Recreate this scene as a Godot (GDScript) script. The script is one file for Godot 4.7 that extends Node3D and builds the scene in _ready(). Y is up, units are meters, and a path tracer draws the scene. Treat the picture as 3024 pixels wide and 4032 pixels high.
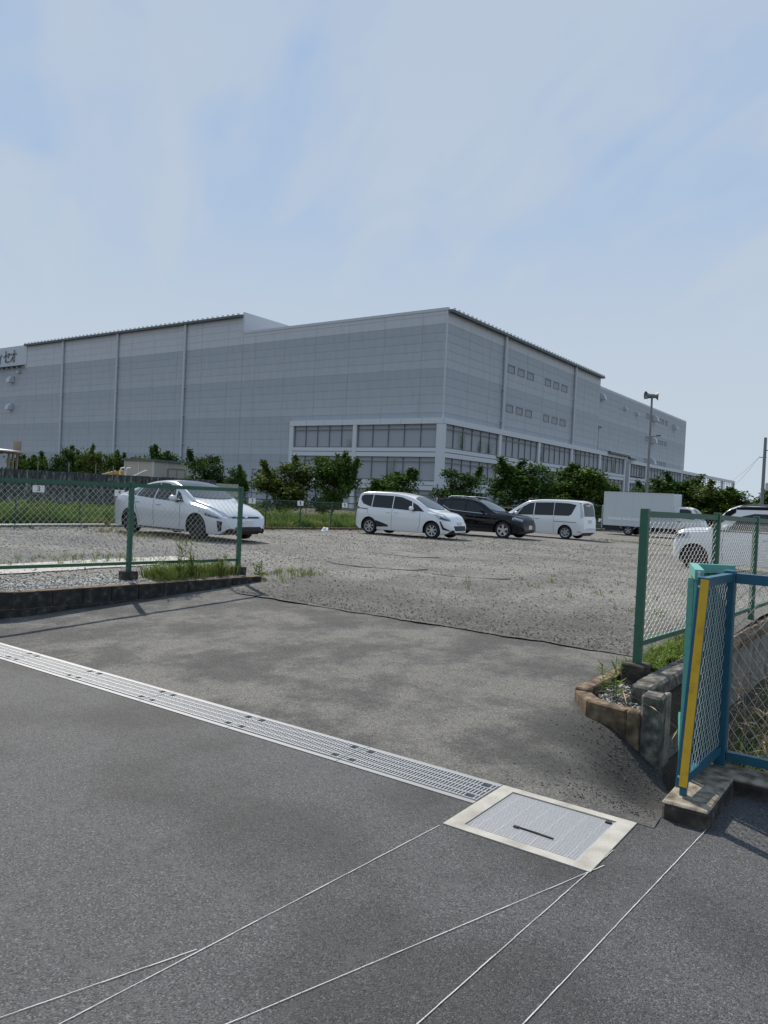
extends Node3D
# A gravel car park in front of a large grey warehouse. World axes follow the warehouse: x runs along the road, -z into the car park, y up, metres.

var rng := RandomNumberGenerator.new()
var taken := {}
var M := {}


class MB:
	# collects triangles with normals and, if asked, colours
	var v := PackedVector3Array()
	var n := PackedVector3Array()
	var c := PackedColorArray()
	var ix := PackedInt32Array()
	var tint := Color(1, 1, 1)
	var tinted := false

	func put(p: Vector3, nn: Vector3) -> int:
		v.append(p)
		n.append(nn)
		if tinted:
			c.append(tint)
		return v.size() - 1

	func tri(a: Vector3, b: Vector3, d: Vector3) -> void:
		var nn := (b - a).cross(d - a).normalized()
		var i := put(a, nn)
		put(b, nn)
		put(d, nn)
		ix.append_array([i, i + 2, i + 1])

	# corners counter-clockwise seen from outside
	func quad(a: Vector3, b: Vector3, d: Vector3, e: Vector3) -> void:
		var nn := (b - a).cross(e - a)
		if nn.length_squared() < 1e-14:
			nn = (d - b).cross(e - b)
		nn = nn.normalized()
		var i := put(a, nn)
		put(b, nn)
		put(d, nn)
		put(e, nn)
		ix.append_array([i, i + 2, i + 1, i, i + 3, i + 2])

	func box(centre: Vector3, size: Vector3, b := Basis()) -> void:
		var x := b.x * size.x * 0.5
		var y := b.y * size.y * 0.5
		var z := b.z * size.z * 0.5
		var o := centre
		quad(o - x - y + z, o + x - y + z, o + x + y + z, o - x + y + z)
		quad(o + x - y - z, o - x - y - z, o - x + y - z, o + x + y - z)
		quad(o + x - y + z, o + x - y - z, o + x + y - z, o + x + y + z)
		quad(o - x - y - z, o - x - y + z, o - x + y + z, o - x + y - z)
		quad(o - x + y + z, o + x + y + z, o + x + y - z, o - x + y - z)
		quad(o - x - y - z, o + x - y - z, o + x - y + z, o - x - y + z)

	func span(lo: Vector3, hi: Vector3) -> void:
		box((lo + hi) * 0.5, (hi - lo).abs())

	# box with chamfered edges
	func cbox(o: Vector3, size: Vector3, ch: float, b := Basis(), wob := 0.0, r: RandomNumberGenerator = null) -> void:
		var h := size * 0.5
		var P := {}
		for sx in [-1, 1]:
			for sy in [-1, 1]:
				for sz in [-1, 1]:
					var k := Vector3(sx, sy, sz)
					var w := Vector3.ZERO
					if r:
						w = Vector3(r.randf_range(-wob, wob), r.randf_range(-wob, wob), r.randf_range(-wob, wob))
					var co := Vector3(sx * h.x, sy * h.y, sz * h.z) + w
					P[[k, 0]] = o + b * (co - Vector3(0, sy * ch, sz * ch))
					P[[k, 1]] = o + b * (co - Vector3(sx * ch, 0, sz * ch))
					P[[k, 2]] = o + b * (co - Vector3(sx * ch, sy * ch, 0))
		for ax in 3:
			for s in [-1, 1]:
				var q := []
				for t in [[-1, -1], [1, -1], [1, 1], [-1, 1]]:
					var k := Vector3.ZERO
					k[ax] = s
					k[(ax + 1) % 3] = t[0]
					k[(ax + 2) % 3] = t[1]
					q.append(P[[k, ax]])
				if s > 0:
					quad(q[0], q[1], q[2], q[3])
				else:
					quad(q[3], q[2], q[1], q[0])
		for ax in 3:
			var a1 := (ax + 1) % 3
			var a2 := (ax + 2) % 3
			for s1 in [-1, 1]:
				for s2 in [-1, 1]:
					var k0 := Vector3.ZERO
					k0[ax] = -1
					k0[a1] = s1
					k0[a2] = s2
					var k1 := k0
					k1[ax] = 1
					var q := [P[[k0, a1]], P[[k1, a1]], P[[k1, a2]], P[[k0, a2]]]
					var out := Vector3.ZERO
					out[a1] = s1
					out[a2] = s2
					if (q[1] - q[0]).cross(q[3] - q[0]).dot(b * out) < 0.0:
						q.reverse()
					quad(q[0], q[1], q[2], q[3])
		for k in [Vector3(-1, -1, -1), Vector3(1, -1, -1), Vector3(-1, 1, -1), Vector3(1, 1, -1), Vector3(-1, -1, 1), Vector3(1, -1, 1), Vector3(-1, 1, 1), Vector3(1, 1, 1)]:
			var a: Vector3 = P[[k, 0]]
			var d: Vector3 = P[[k, 1]]
			var e: Vector3 = P[[k, 2]]
			if (d - a).cross(e - a).dot(b * k) < 0.0:
				tri(a, e, d)
			else:
				tri(a, d, e)

	func tube(p: Vector3, q: Vector3, r0: float, r1: float, sides := 8, caps := true) -> void:
		var d := (q - p)
		if d.length() < 1e-6:
			return
		d = d.normalized()
		var u := d.cross(Vector3.UP if absf(d.y) < 0.95 else Vector3.RIGHT).normalized()
		var w := d.cross(u)
		var base := v.size()
		for i in sides:
			var a := TAU * i / sides
			var nn := u * cos(a) + w * sin(a)
			put(p + nn * r0, nn)
			put(q + nn * r1, nn)
		for i in sides:
			var i0 := base + 2 * i
			var i1 := base + 2 * ((i + 1) % sides)
			ix.append_array([i0, i0 + 1, i1, i1, i0 + 1, i1 + 1])
		if caps:
			for e in 2:
				var ctr := p if e == 0 else q
				var nn := -d if e == 0 else d
				var k := put(ctr, nn)
				for i in sides:
					var a := TAU * i / sides
					put(ctr + (u * cos(a) + w * sin(a)) * (r0 if e == 0 else r1), nn)
				for i in sides:
					if e == 0:
						ix.append_array([k, k + 1 + i, k + 1 + (i + 1) % sides])
					else:
						ix.append_array([k, k + 1 + (i + 1) % sides, k + 1 + i])

	func path(pts: Array, r: float, sides := 6) -> void:
		for i in pts.size() - 1:
			tube(pts[i], pts[i + 1], r, r, sides, true)

	# smooth surface through rows of points
	func grid(rows: Array, flip := false) -> void:
		var nr := rows.size()
		var nc: int = rows[0].size()
		var base := v.size()
		for i in nr:
			for j in nc:
				var a: Vector3 = rows[mini(i + 1, nr - 1)][j] - rows[maxi(i - 1, 0)][j]
				var b: Vector3 = rows[i][mini(j + 1, nc - 1)] - rows[i][maxi(j - 1, 0)]
				var nn := b.cross(a).normalized() * (-1.0 if flip else 1.0)
				put(rows[i][j], nn)
		for i in nr - 1:
			for j in nc - 1:
				var k := base + i * nc + j
				if flip:
					ix.append_array([k, k + 1, k + nc, k + 1, k + nc + 1, k + nc])
				else:
					ix.append_array([k, k + nc, k + 1, k + 1, k + nc, k + nc + 1])

	# surface of revolution about the axis d through o; prof holds (along, radius)
	func lathe(o: Vector3, d: Vector3, prof: Array, sides := 24) -> void:
		d = d.normalized()
		var u := d.cross(Vector3.UP if absf(d.y) < 0.95 else Vector3.RIGHT).normalized()
		var w := d.cross(u)
		for k in prof.size() - 1:
			var p0: Vector2 = prof[k]
			var p1: Vector2 = prof[k + 1]
			var sl := (p1 - p0).normalized()
			var base := v.size()
			for i in sides + 1:
				var a := TAU * i / sides
				var rad := u * cos(a) + w * sin(a)
				var nn := (rad * sl.x - d * sl.y).normalized()
				put(o + d * p0.x + rad * p0.y, nn)
				put(o + d * p1.x + rad * p1.y, nn)
			for i in sides:
				var b := base + 2 * i
				ix.append_array([b, b + 1, b + 2, b + 2, b + 1, b + 3])

	# polygon in the plane (o, ux, uy) extruded by depth along its normal
	func prism(poly: PackedVector2Array, o: Vector3, ux: Vector3, uy: Vector3, depth: float) -> void:
		var nn := ux.cross(uy).normalized()
		var pts := poly
		if Geometry2D.is_polygon_clockwise(pts):
			pts.reverse()
		var t := Geometry2D.triangulate_polygon(pts)
		var top := []
		var bot := []
		for p in pts:
			top.append(o + ux * p.x + uy * p.y + nn * depth)
			bot.append(o + ux * p.x + uy * p.y)
		for i in range(0, t.size(), 3):
			var a: Vector3 = top[t[i]]
			var b: Vector3 = top[t[i + 1]]
			var d: Vector3 = top[t[i + 2]]
			if (b - a).cross(d - a).dot(nn) > 0.0:
				tri(a, b, d)
				tri(bot[t[i + 2]], bot[t[i + 1]], bot[t[i]])
			else:
				tri(a, d, b)
				tri(bot[t[i]], bot[t[i + 1]], bot[t[i + 2]])
		for i in pts.size():
			var j := (i + 1) % pts.size()
			quad(bot[i], bot[j], top[j], top[i])

	func mesh() -> ArrayMesh:
		var a := []
		a.resize(Mesh.ARRAY_MAX)
		a[Mesh.ARRAY_VERTEX] = v
		a[Mesh.ARRAY_NORMAL] = n
		if tinted:
			a[Mesh.ARRAY_COLOR] = c
		a[Mesh.ARRAY_INDEX] = ix
		var m := ArrayMesh.new()
		m.add_surface_from_arrays(Mesh.PRIMITIVE_TRIANGLES, a)
		return m


func numbered(called: String) -> String:
	var k: int = taken.get(called, 0)
	taken[called] = k + 1
	return called if k == 0 else "%s_%03d" % [called, k]


func tag(o: Node, label: String, category: String, group := "") -> Node:
	o.set_meta("label", label)
	o.set_meta("category", category)
	if group:
		o.set_meta("group", group)
	return o


func thing(called: String, label: String, category: String, at := Vector3.ZERO, group := "") -> Node3D:
	var o := Node3D.new()
	o.name = numbered(called)
	add_child(o)
	o.position = at
	tag(o, label, category, group)
	return o


# one mesh as a part of a thing; mb is an MB or a Mesh
func part(called: String, mb, m: Material, parent: Node, at := Vector3.ZERO, kind := "") -> MeshInstance3D:
	var o := MeshInstance3D.new()
	o.mesh = mb.mesh() if mb is MB else mb
	o.material_override = m
	o.name = called
	o.position = at
	parent.add_child(o, true)
	if kind:
		o.set_meta("kind", kind)
	return o


func single(called: String, mb, m: Material, label: String, category: String, at := Vector3.ZERO, group := "") -> MeshInstance3D:
	var o := part(numbered(called), mb, m, self, at)
	tag(o, label, category, group)
	return o


func struct(called: String, mb, m: Material, kind := "structure") -> MeshInstance3D:
	var o := part(numbered(called), mb, m, self)
	o.set_meta("kind", kind)
	return o


func lin(r: float, g: float, b: float, a := 1.0) -> Color:
	return Color(r, g, b, a).linear_to_srgb()


func noise(freq: float, octaves := 4, seed_ := 1, type := FastNoiseLite.TYPE_SIMPLEX_SMOOTH) -> FastNoiseLite:
	var f := FastNoiseLite.new()
	f.noise_type = type
	f.frequency = freq
	f.fractal_octaves = octaves
	f.seed = seed_
	return f


func tex(f: FastNoiseLite, size: int, stops: Array) -> NoiseTexture2D:
	var t := NoiseTexture2D.new()
	t.width = size
	t.height = size
	t.seamless = true
	t.normalize = true
	t.noise = f
	var g := Gradient.new()
	var off := PackedFloat32Array()
	var col := PackedColorArray()
	for s in stops:
		off.append(s[0])
		col.append(s[1])
	g.offsets = off
	g.colors = col
	t.color_ramp = g
	return t


func grey(x: float) -> Color:
	return lin(x, x, x)


func plain(called: String, col: Color, rough := 0.7, metal := 0.0, spec := 0.5) -> StandardMaterial3D:
	var m := StandardMaterial3D.new()
	m.resource_name = called
	m.albedo_color = col
	m.roughness = rough
	m.metallic = metal
	m.metallic_specular = spec
	return m


# world-triplanar material: fine map at `per` repeats a metre, a coarse map multiplied over it, and relief in centimetres
func rough_mat(called: String, fine: Texture2D, per: float, coarse: Texture2D = null, per2 := 0.1, bump: Texture2D = null, cm := 0.0, rough := 0.9, tint := Color(1, 1, 1)) -> StandardMaterial3D:
	var m := plain(called, tint, rough)
	m.albedo_texture = fine
	m.uv1_triplanar = true
	m.uv1_world_triplanar = true
	m.uv1_scale = Vector3.ONE * per
	if coarse:
		m.detail_enabled = true
		m.detail_albedo = coarse
		m.detail_blend_mode = BaseMaterial3D.BLEND_MODE_MUL
		m.detail_uv_layer = BaseMaterial3D.DETAIL_UV_2
		m.uv2_triplanar = true
		m.uv2_world_triplanar = true
		m.uv2_scale = Vector3.ONE * per2
	if bump:
		m.heightmap_enabled = true
		m.heightmap_texture = bump
		m.heightmap_scale = cm
	return m


func lerp_table(t: Array, x: float) -> float:
	if x <= t[0][0]:
		return t[0][1]
	for i in t.size() - 1:
		if x <= t[i + 1][0]:
			return lerpf(t[i][1], t[i + 1][1], (x - t[i][0]) / (t[i + 1][0] - t[i][0]))
	return t[-1][1]


func set_camera_and_light() -> void:
	var cam := Camera3D.new()
	cam.name = "camera"
	add_child(cam)
	cam.fov = rad_to_deg(2.0 * atan(2016.0 / 3017.0))
	cam.near = 0.05
	cam.far = 4000.0
	cam.position = Vector3(0, 1.72, 0)
	cam.basis = Basis(Vector3.UP, deg_to_rad(35.2)) * Basis(Vector3.RIGHT, deg_to_rad(-1.30)) * Basis(Vector3.BACK, deg_to_rad(2.65))
	cam.current = true

	var e := Environment.new()
	e.background_mode = Environment.BG_SKY
	e.tonemap_mode = Environment.TONE_MAPPER_LINEAR
	e.tonemap_exposure = 1.0
	e.sdfgi_enabled = true
	e.ssao_enabled = true
	e.ssil_enabled = true
	var sky := Sky.new()
	var pm := PanoramaSkyMaterial.new()
	pm.panorama = ImageTexture.create_from_image(sky_image())
	sky.sky_material = pm
	e.sky = sky
	var we := WorldEnvironment.new()
	we.name = "environment"
	we.environment = e
	add_child(we)

	var sun := DirectionalLight3D.new()
	sun.name = "sun"
	add_child(sun)
	sun.light_energy = 1.6
	sun.light_color = Color(1.0, 0.965, 0.91)
	sun.light_angular_distance = 0.6
	sun.shadow_enabled = true
	sun.look_at_from_position(Vector3.ZERO, Vector3(0.615, -0.707, 0.347), Vector3.UP)


# air and thin high cloud, the same kind of sky all the way round
func sky_image() -> Image:
	var w := 1024
	var h := 512
	var im := Image.create(w, h, false, Image.FORMAT_RGBF)
	var big := noise(0.55, 4, 11)
	var streak := noise(1.6, 5, 23)
	var fine := noise(4.5, 4, 31)
	for j in h:
		var el := (0.5 - (j + 0.5) / h) * PI
		for i in w:
			var az := ((i + 0.5) / w - 0.5) * TAU
			var d := Vector3(sin(az) * cos(el), sin(el), -cos(az) * cos(el))
			if el < -0.03:
				im.set_pixel(i, j, Color(0.22, 0.22, 0.21))
				continue
			var up := clampf(d.y, 0.0, 1.0)
			var t := pow(1.0 - up, 2.2)
			var blue := Color(0.26, 0.43, 0.735).lerp(Color(0.52, 0.635, 0.75), t)
			# clouds live on a flat layer overhead
			var q := Vector3(d.x, 0.0, d.z) / (up + 0.22)
			var a := q.rotated(Vector3.UP, 0.6)
			var b1 := big.get_noise_3d(a.x * 1.1, 7.0, a.z * 1.9)
			var b2 := streak.get_noise_3d(a.x * 0.45 + b1, 3.0, a.z * 1.9)
			var b3 := fine.get_noise_3d(a.x * 0.7, 1.0, a.z * 1.3 + b2)
			var cov := smoothstep(-0.48, 0.48, b1 * 0.70 + b2 * 0.55 + b3 * 0.22 + 0.10)
			cov = maxf(cov * 0.86, 0.92 * smoothstep(0.50, 0.12, up))
			var cloud := Color(0.485, 0.565, 0.68).lerp(Color(0.56, 0.645, 0.73), t)
			im.set_pixel(i, j, blue.lerp(cloud, cov))
	return im


func make_materials() -> void:
	var n_fine := noise(0.16, 4, 3)
	var n_cloud := noise(0.0042, 8, 9)
	var n_cloud2 := noise(0.0042, 9, 19)
	n_cloud.fractal_gain = 0.64
	n_cloud2.fractal_gain = 0.74
	# aggregate: one random tone for each stone, and rounded stones for relief
	var n_val := noise(0.105, 1, 5, FastNoiseLite.TYPE_CELLULAR)
	n_val.fractal_type = FastNoiseLite.FRACTAL_NONE
	n_val.cellular_return_type = FastNoiseLite.RETURN_CELL_VALUE
	n_val.cellular_jitter = 1.0
	var n_dist := noise(0.105, 1, 5, FastNoiseLite.TYPE_CELLULAR)
	n_dist.fractal_type = FastNoiseLite.FRACTAL_NONE
	n_dist.cellular_return_type = FastNoiseLite.RETURN_DISTANCE
	n_dist.cellular_jitter = 1.0

	var soft_bump := tex(n_fine, 512, [[0.0, Color.BLACK], [1.0, Color.WHITE]])
	var stone_bump := tex(n_dist, 1024, [[0.0, Color.WHITE], [0.5, Color(0.5, 0.5, 0.5)], [1.0, Color.BLACK]])

	var asphalt := tex(n_val, 1024, [[0.0, lin(0.024, 0.025, 0.0265)], [0.25, lin(0.052, 0.054, 0.057)], [0.6, lin(0.075, 0.0775, 0.081)], [0.9, lin(0.102, 0.105, 0.108)], [1.0, lin(0.17, 0.173, 0.176)]])
	var n_road := noise(0.0035, 8, 29)
	n_road.fractal_gain = 0.56
	var blotch := tex(n_road, 1024, [[0.0, grey(0.46)], [0.30, grey(0.62)], [0.48, grey(0.82)], [0.62, grey(0.97)], [1.0, lin(1.0, 0.99, 0.96)]])
	M.asphalt = rough_mat("asphalt", asphalt, 1.5, blotch, 0.14, stone_bump, 0.32, 0.82)
	var worn := tex(n_val, 1024, [[0.0, lin(0.066, 0.065, 0.062)], [0.3, lin(0.115, 0.113, 0.107)], [0.7, lin(0.158, 0.155, 0.147)], [1.0, lin(0.225, 0.22, 0.21)]])
	var dust := tex(n_cloud2, 1024, [[0.0, lin(0.32, 0.325, 0.335)], [0.38, lin(0.50, 0.505, 0.51)], [0.52, lin(0.76, 0.755, 0.745)], [0.66, lin(1.0, 0.99, 0.95)], [1.0, lin(1.0, 0.985, 0.94)]])
	M.apron = rough_mat("dusty asphalt", worn, 1.15, dust, 0.145, stone_bump, 0.28, 0.95)
	M.apron.vertex_color_use_as_albedo = true
	var gravel := tex(n_val, 1024, [[0.0, lin(0.088, 0.086, 0.081)], [0.3, lin(0.150, 0.147, 0.139)], [0.65, lin(0.202, 0.198, 0.187)], [1.0, lin(0.32, 0.314, 0.296)]])
	var patches := tex(n_cloud, 1024, [[0.0, lin(0.55, 0.55, 0.55)], [0.42, lin(0.76, 0.755, 0.74)], [0.60, lin(0.98, 0.97, 0.93)], [1.0, lin(1.0, 1.0, 0.97)]])
	M.gravel = rough_mat("gravel", gravel, 0.38, patches, 0.07, stone_bump, 1.6, 0.95)
	M.gravel.vertex_color_use_as_albedo = true
	var soil := tex(n_fine, 512, [[0.0, lin(0.045, 0.038, 0.027)], [0.6, lin(0.09, 0.078, 0.055)], [1.0, lin(0.16, 0.14, 0.10)]])
	M.soil = rough_mat("soil", soil, 0.6, patches, 0.11, soft_bump, 2.0, 1.0)
	var concrete := tex(noise(0.012, 6, 41), 512, [[0.0, lin(0.30, 0.285, 0.25)], [0.5, lin(0.40, 0.385, 0.345)], [1.0, lin(0.48, 0.465, 0.42)]])
	M.concrete = rough_mat("fresh concrete", concrete, 0.8, null, 0.1, soft_bump, 0.15, 0.9)
	var oldc := tex(noise(0.006, 7, 43), 1024, [[0.0, lin(0.035, 0.033, 0.03)], [0.3, lin(0.075, 0.071, 0.063)], [0.55, lin(0.13, 0.122, 0.107)], [0.75, lin(0.21, 0.195, 0.165)], [1.0, lin(0.33, 0.31, 0.27)]])
	M.oldc = rough_mat("weathered concrete", oldc, 1.3, null, 0.1, soft_bump, 0.5, 0.95)
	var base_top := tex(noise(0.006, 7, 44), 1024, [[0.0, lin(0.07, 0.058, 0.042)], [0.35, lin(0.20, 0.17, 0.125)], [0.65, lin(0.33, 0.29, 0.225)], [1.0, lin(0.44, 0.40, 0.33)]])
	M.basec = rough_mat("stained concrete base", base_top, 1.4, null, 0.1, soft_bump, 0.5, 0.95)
	var block := tex(noise(0.007, 7, 47), 1024, [[0.0, lin(0.014, 0.014, 0.013)], [0.5, lin(0.030, 0.029, 0.027)], [0.75, lin(0.06, 0.056, 0.05)], [1.0, lin(0.16, 0.15, 0.13)]])
	M.block = rough_mat("stained concrete block with painted shade", block, 0.9, null, 0.1, soft_bump, 0.4, 0.95)  # stain tones, deepened to carry the shade on the kerb face
	var rusty := tex(noise(0.006, 7, 53), 1024, [[0.0, lin(0.035, 0.028, 0.02)], [0.3, lin(0.09, 0.062, 0.04)], [0.55, lin(0.165, 0.112, 0.068)], [0.8, lin(0.26, 0.195, 0.13)], [1.0, lin(0.36, 0.30, 0.225)]])
	M.rusty = rough_mat("rust-stained concrete", rusty, 1.2, null, 0.1, soft_bump, 0.4, 0.95)
	M.mortar = plain("pale mortar", lin(0.26, 0.25, 0.225), 0.95)
	var beige := tex(noise(0.005, 7, 57), 1024, [[0.0, lin(0.10, 0.09, 0.07)], [0.45, lin(0.24, 0.22, 0.18)], [1.0, lin(0.38, 0.355, 0.30)]])
	M.beigewall = rough_mat("beige concrete", beige, 0.8, null, 0.1, soft_bump, 0.3, 0.95)
	var pile := tex(noise(0.008, 7, 61), 1024, [[0.0, lin(0.04, 0.044, 0.047)], [0.52, lin(0.08, 0.085, 0.09)], [0.66, lin(0.12, 0.125, 0.13)], [0.76, lin(0.26, 0.27, 0.28)], [1.0, lin(0.38, 0.39, 0.40)]])
	M.pile = []
	for k in 3:
		var pm := rough_mat("grey concrete sheet", pile, 0.28, null, 0.1, null, 0.0, 0.9, grey([1.0, 0.8, 1.0][k]))
		pm.uv1_scale = Vector3(0.8, 0.22, 0.8)
		pm.uv1_offset = Vector3(0.37 * k, 0.21 * k, 0.13 * k)
		M.pile.append(pm)

	var zinc := tex(noise(0.05, 4, 67, FastNoiseLite.TYPE_CELLULAR), 512, [[0.0, lin(0.40, 0.41, 0.42)], [1.0, lin(0.60, 0.61, 0.62)]])
	M.zinc = rough_mat("galvanised steel", zinc, 3.0, null, 0.1, null, 0.0, 0.42)
	M.zinc.metallic = 0.35
	M.zincworn = plain("worn galvanised edge", lin(0.27, 0.275, 0.28), 0.6, 0.2)
	M.zincdull = plain("dull galvanised steel", lin(0.36, 0.37, 0.38), 0.5, 0.5)
	M.wire = plain("galvanised wire", lin(0.50, 0.52, 0.50), 0.45, 0.35)
	M.wire_light = plain("bright coated wire", lin(0.50, 0.51, 0.48), 0.45, 0.15)
	M.wire_green = plain("green coated wire", lin(0.045, 0.13, 0.085), 0.5)
	# paint with faded patches and specks of rust
	var wear := tex(noise(0.01, 6, 73), 512, [[0.0, lin(0.72, 0.72, 0.72)], [0.45, lin(0.95, 0.95, 0.95)], [0.8, lin(1.0, 1.0, 1.0)], [0.93, lin(1.0, 0.98, 0.95)], [1.0, lin(0.9, 0.62, 0.45)]])
	M.green = rough_mat("green painted steel", wear, 2.3, null, 0.1, null, 0.0, 0.45, lin(0.033, 0.125, 0.078))
	M.green2 = plain("dark green painted steel", lin(0.022, 0.075, 0.05), 0.5)
	M.blue = rough_mat("blue painted steel", wear, 2.1, null, 0.1, null, 0.0, 0.42, lin(0.012, 0.105, 0.165))
	M.yellow = rough_mat("yellow reflective strip", wear, 1.7, null, 0.1, null, 0.0, 0.5, lin(0.66, 0.40, 0.02))
	M.mint = rough_mat("mint painted steel", wear, 2.6, null, 0.1, null, 0.0, 0.45, lin(0.13, 0.40, 0.335))
	M.teal = rough_mat("teal painted steel", wear, 2.6, null, 0.1, null, 0.0, 0.5, lin(0.042, 0.20, 0.18))  # the mint paint again, its shade mixed into the colour
	M.white = plain("white paint", lin(0.78, 0.78, 0.77), 0.5)
	M.black = plain("black paint", lin(0.02, 0.02, 0.02), 0.6)
	M.chalk = plain("white chalk line", lin(0.55, 0.55, 0.54), 0.95)
	M.rubber = plain("black rubber", lin(0.018, 0.018, 0.019), 0.75)
	M.stone = plain("pale gravel stones", lin(1, 1, 1), 0.9)
	M.stone.vertex_color_use_as_albedo = true
	M.leaf = plain("leaves", Color(1, 1, 1), 0.85, 0.0, 0.2)
	M.leaf.vertex_color_use_as_albedo = true
	M.leaf.backlight_enabled = true
	M.leaf.backlight = Color(0.55, 0.6, 0.3)
	M.grass = plain("grass blades", Color(1, 1, 1), 0.85, 0.0, 0.2)
	M.grass.vertex_color_use_as_albedo = true
	M.grass.backlight_enabled = true
	M.grass.backlight = Color(0.5, 0.55, 0.3)
	M.stain_shade = rough_mat("stained concrete with painted shade", tex(noise(0.008, 7, 48), 512, [[0.0, lin(0.018, 0.016, 0.013)], [0.5, lin(0.045, 0.04, 0.033)], [0.8, lin(0.10, 0.085, 0.062)], [1.0, lin(0.26, 0.22, 0.16)]]), 1.6, null, 0.1, soft_bump, 0.5, 0.95)  # black stain, with the shade of the base front added to the colour
	M.dry = plain("dry stalks", Color(1, 1, 1), 0.8)
	M.dry.vertex_color_use_as_albedo = true
	M.bark = plain("bark", lin(0.10, 0.08, 0.06), 0.95)
	M.twood = plain("weathered timber", lin(0.26, 0.21, 0.16), 0.9)

	# the warehouse paint: each band of cladding steps from a darker to a lighter grey blue
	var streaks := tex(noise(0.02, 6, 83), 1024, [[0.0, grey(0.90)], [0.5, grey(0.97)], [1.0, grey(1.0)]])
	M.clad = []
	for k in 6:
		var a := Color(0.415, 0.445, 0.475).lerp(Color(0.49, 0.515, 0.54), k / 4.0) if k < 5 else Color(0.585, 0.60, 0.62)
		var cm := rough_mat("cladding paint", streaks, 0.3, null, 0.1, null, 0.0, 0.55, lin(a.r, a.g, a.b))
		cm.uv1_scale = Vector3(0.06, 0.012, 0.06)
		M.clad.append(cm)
	M.joint = plain("cladding joint", lin(0.38, 0.40, 0.425), 0.8)
	M.trim = plain("pale cladding trim", lin(0.56, 0.585, 0.61), 0.5)
	M.frame = plain("white concrete frame", lin(0.66, 0.68, 0.69), 0.6)
	M.screen = plain("grey louvre panel", lin(0.38, 0.40, 0.42), 0.6)
	M.mull = plain("grey mullion", lin(0.17, 0.185, 0.20), 0.5)
	M.gutter = plain("dark gutter", lin(0.10, 0.125, 0.125), 0.5)
	M.bracket = plain("bright gutter bracket", lin(0.75, 0.78, 0.75), 0.4)
	M.pane = plain("window pane", lin(0.20, 0.25, 0.29), 0.12, 0.0, 0.6)
	M.winframe = plain("window frame", lin(0.20, 0.215, 0.23), 0.5)
	M.lamp_grey = plain("weathered grey steel", lin(0.20, 0.21, 0.215), 0.55, 0.3)
	M.cabin = plain("beige cabin panel", lin(0.46, 0.435, 0.37), 0.65)
	M.cabin2 = plain("pale cabin door", lin(0.55, 0.55, 0.52), 0.6)
	M.digger = plain("yellow excavator paint", lin(0.55, 0.30, 0.03), 0.45)
	# cars
	M.pwhite = plain("white car paint", lin(0.78, 0.79, 0.79), 0.25)
	M.pwhite.clearcoat_enabled = true
	M.pwhite.clearcoat = 1.0
	M.pwhite.clearcoat_roughness = 0.03
	M.pearl = plain("pearl white car paint", lin(0.60, 0.62, 0.64), 0.28, 0.15)
	M.pearl.clearcoat_enabled = true
	M.pearl.clearcoat = 1.0
	M.pearl.clearcoat_roughness = 0.03
	M.pnavy = plain("near black car paint", lin(0.004, 0.005, 0.009), 0.5, 0.0, 0.05)
	M.pnavy.clearcoat_enabled = true
	M.pnavy.clearcoat = 0.7
	M.pnavy.clearcoat_roughness = 0.03
	M.pblack = plain("black roof paint", lin(0.012, 0.013, 0.018), 0.45, 0.0, 0.2)
	M.truckwhite = plain("box body white", lin(0.55, 0.59, 0.59), 0.5)
	M.truckcab = plain("cab white paint", lin(0.74, 0.75, 0.73), 0.35)
	M.glass = plain("dark tinted glass", lin(0.006, 0.008, 0.010), 0.04, 0.0, 0.5)
	M.wshield = plain("windscreen glass", lin(0.045, 0.06, 0.07), 0.05, 0.0, 0.75)
	M.seam = plain("panel gap", lin(0.10, 0.105, 0.11), 0.8)
	M.trimb = plain("black plastic trim", lin(0.016, 0.016, 0.017), 0.55)
	M.alloy = plain("silver alloy", lin(0.55, 0.56, 0.57), 0.3, 0.75)
	M.hubdark = plain("dark wheel centre", lin(0.03, 0.03, 0.032), 0.6)
	M.lens = plain("headlamp lens", lin(0.42, 0.45, 0.48), 0.06, 0.3, 0.8)
	M.lensdark = plain("headlamp inner", lin(0.05, 0.055, 0.06), 0.1, 0.2, 0.8)
	M.redlens = plain("red tail lamp", lin(0.30, 0.012, 0.012), 0.12)
	M.chrome = plain("chrome", lin(0.75, 0.76, 0.78), 0.1, 1.0)
	M.plate = plain("blank plate", lin(0.7, 0.7, 0.68), 0.6)


var LOT := [[-62.0, -0.26], [-50.0, -0.2], [-35.0, 0.02], [-30.0, 0.11], [-26.0, 0.15], [-20.0, 0.23], [-13.5, 0.38], [-11.5, 0.40], [-9.0, 0.275], [-7.7, 0.205], [-6.0, 0.15], [-4.2, 0.1]]
var wav := FastNoiseLite.new()


func lot_y(x: float, z: float) -> float:
	var y := lerp_table(LOT, z)
	if z > -11.5:
		y = lerpf(y, 0.385, smoothstep(-8.7, -10.6, x) * smoothstep(-11.5, -10.5, z) if z < -10.5 else smoothstep(-8.7, -10.6, x))
	y -= 0.0115 * maxf(0.0, x + 14.0) * smoothstep(-9.0, -14.0, z)
	return y + 0.012 * wav.get_noise_2d(x * 3.0, z * 3.0)


func curb_x(z: float) -> float:
	return -8.80 + (-5.0 - z) * 0.088


func apron_y(x: float, z: float) -> float:
	var y := 0.2 * clampf((-4.19 - z) / 3.6, 0.0, 1.15)
	y -= 0.34 * exp(-pow((x + 1.33) / 0.38, 2.0)) * smoothstep(-4.25, -5.3, z)
	return y + 0.006 * wav.get_noise_2d(x * 6.0, z * 6.0) * smoothstep(-4.2, -4.6, z)


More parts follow.
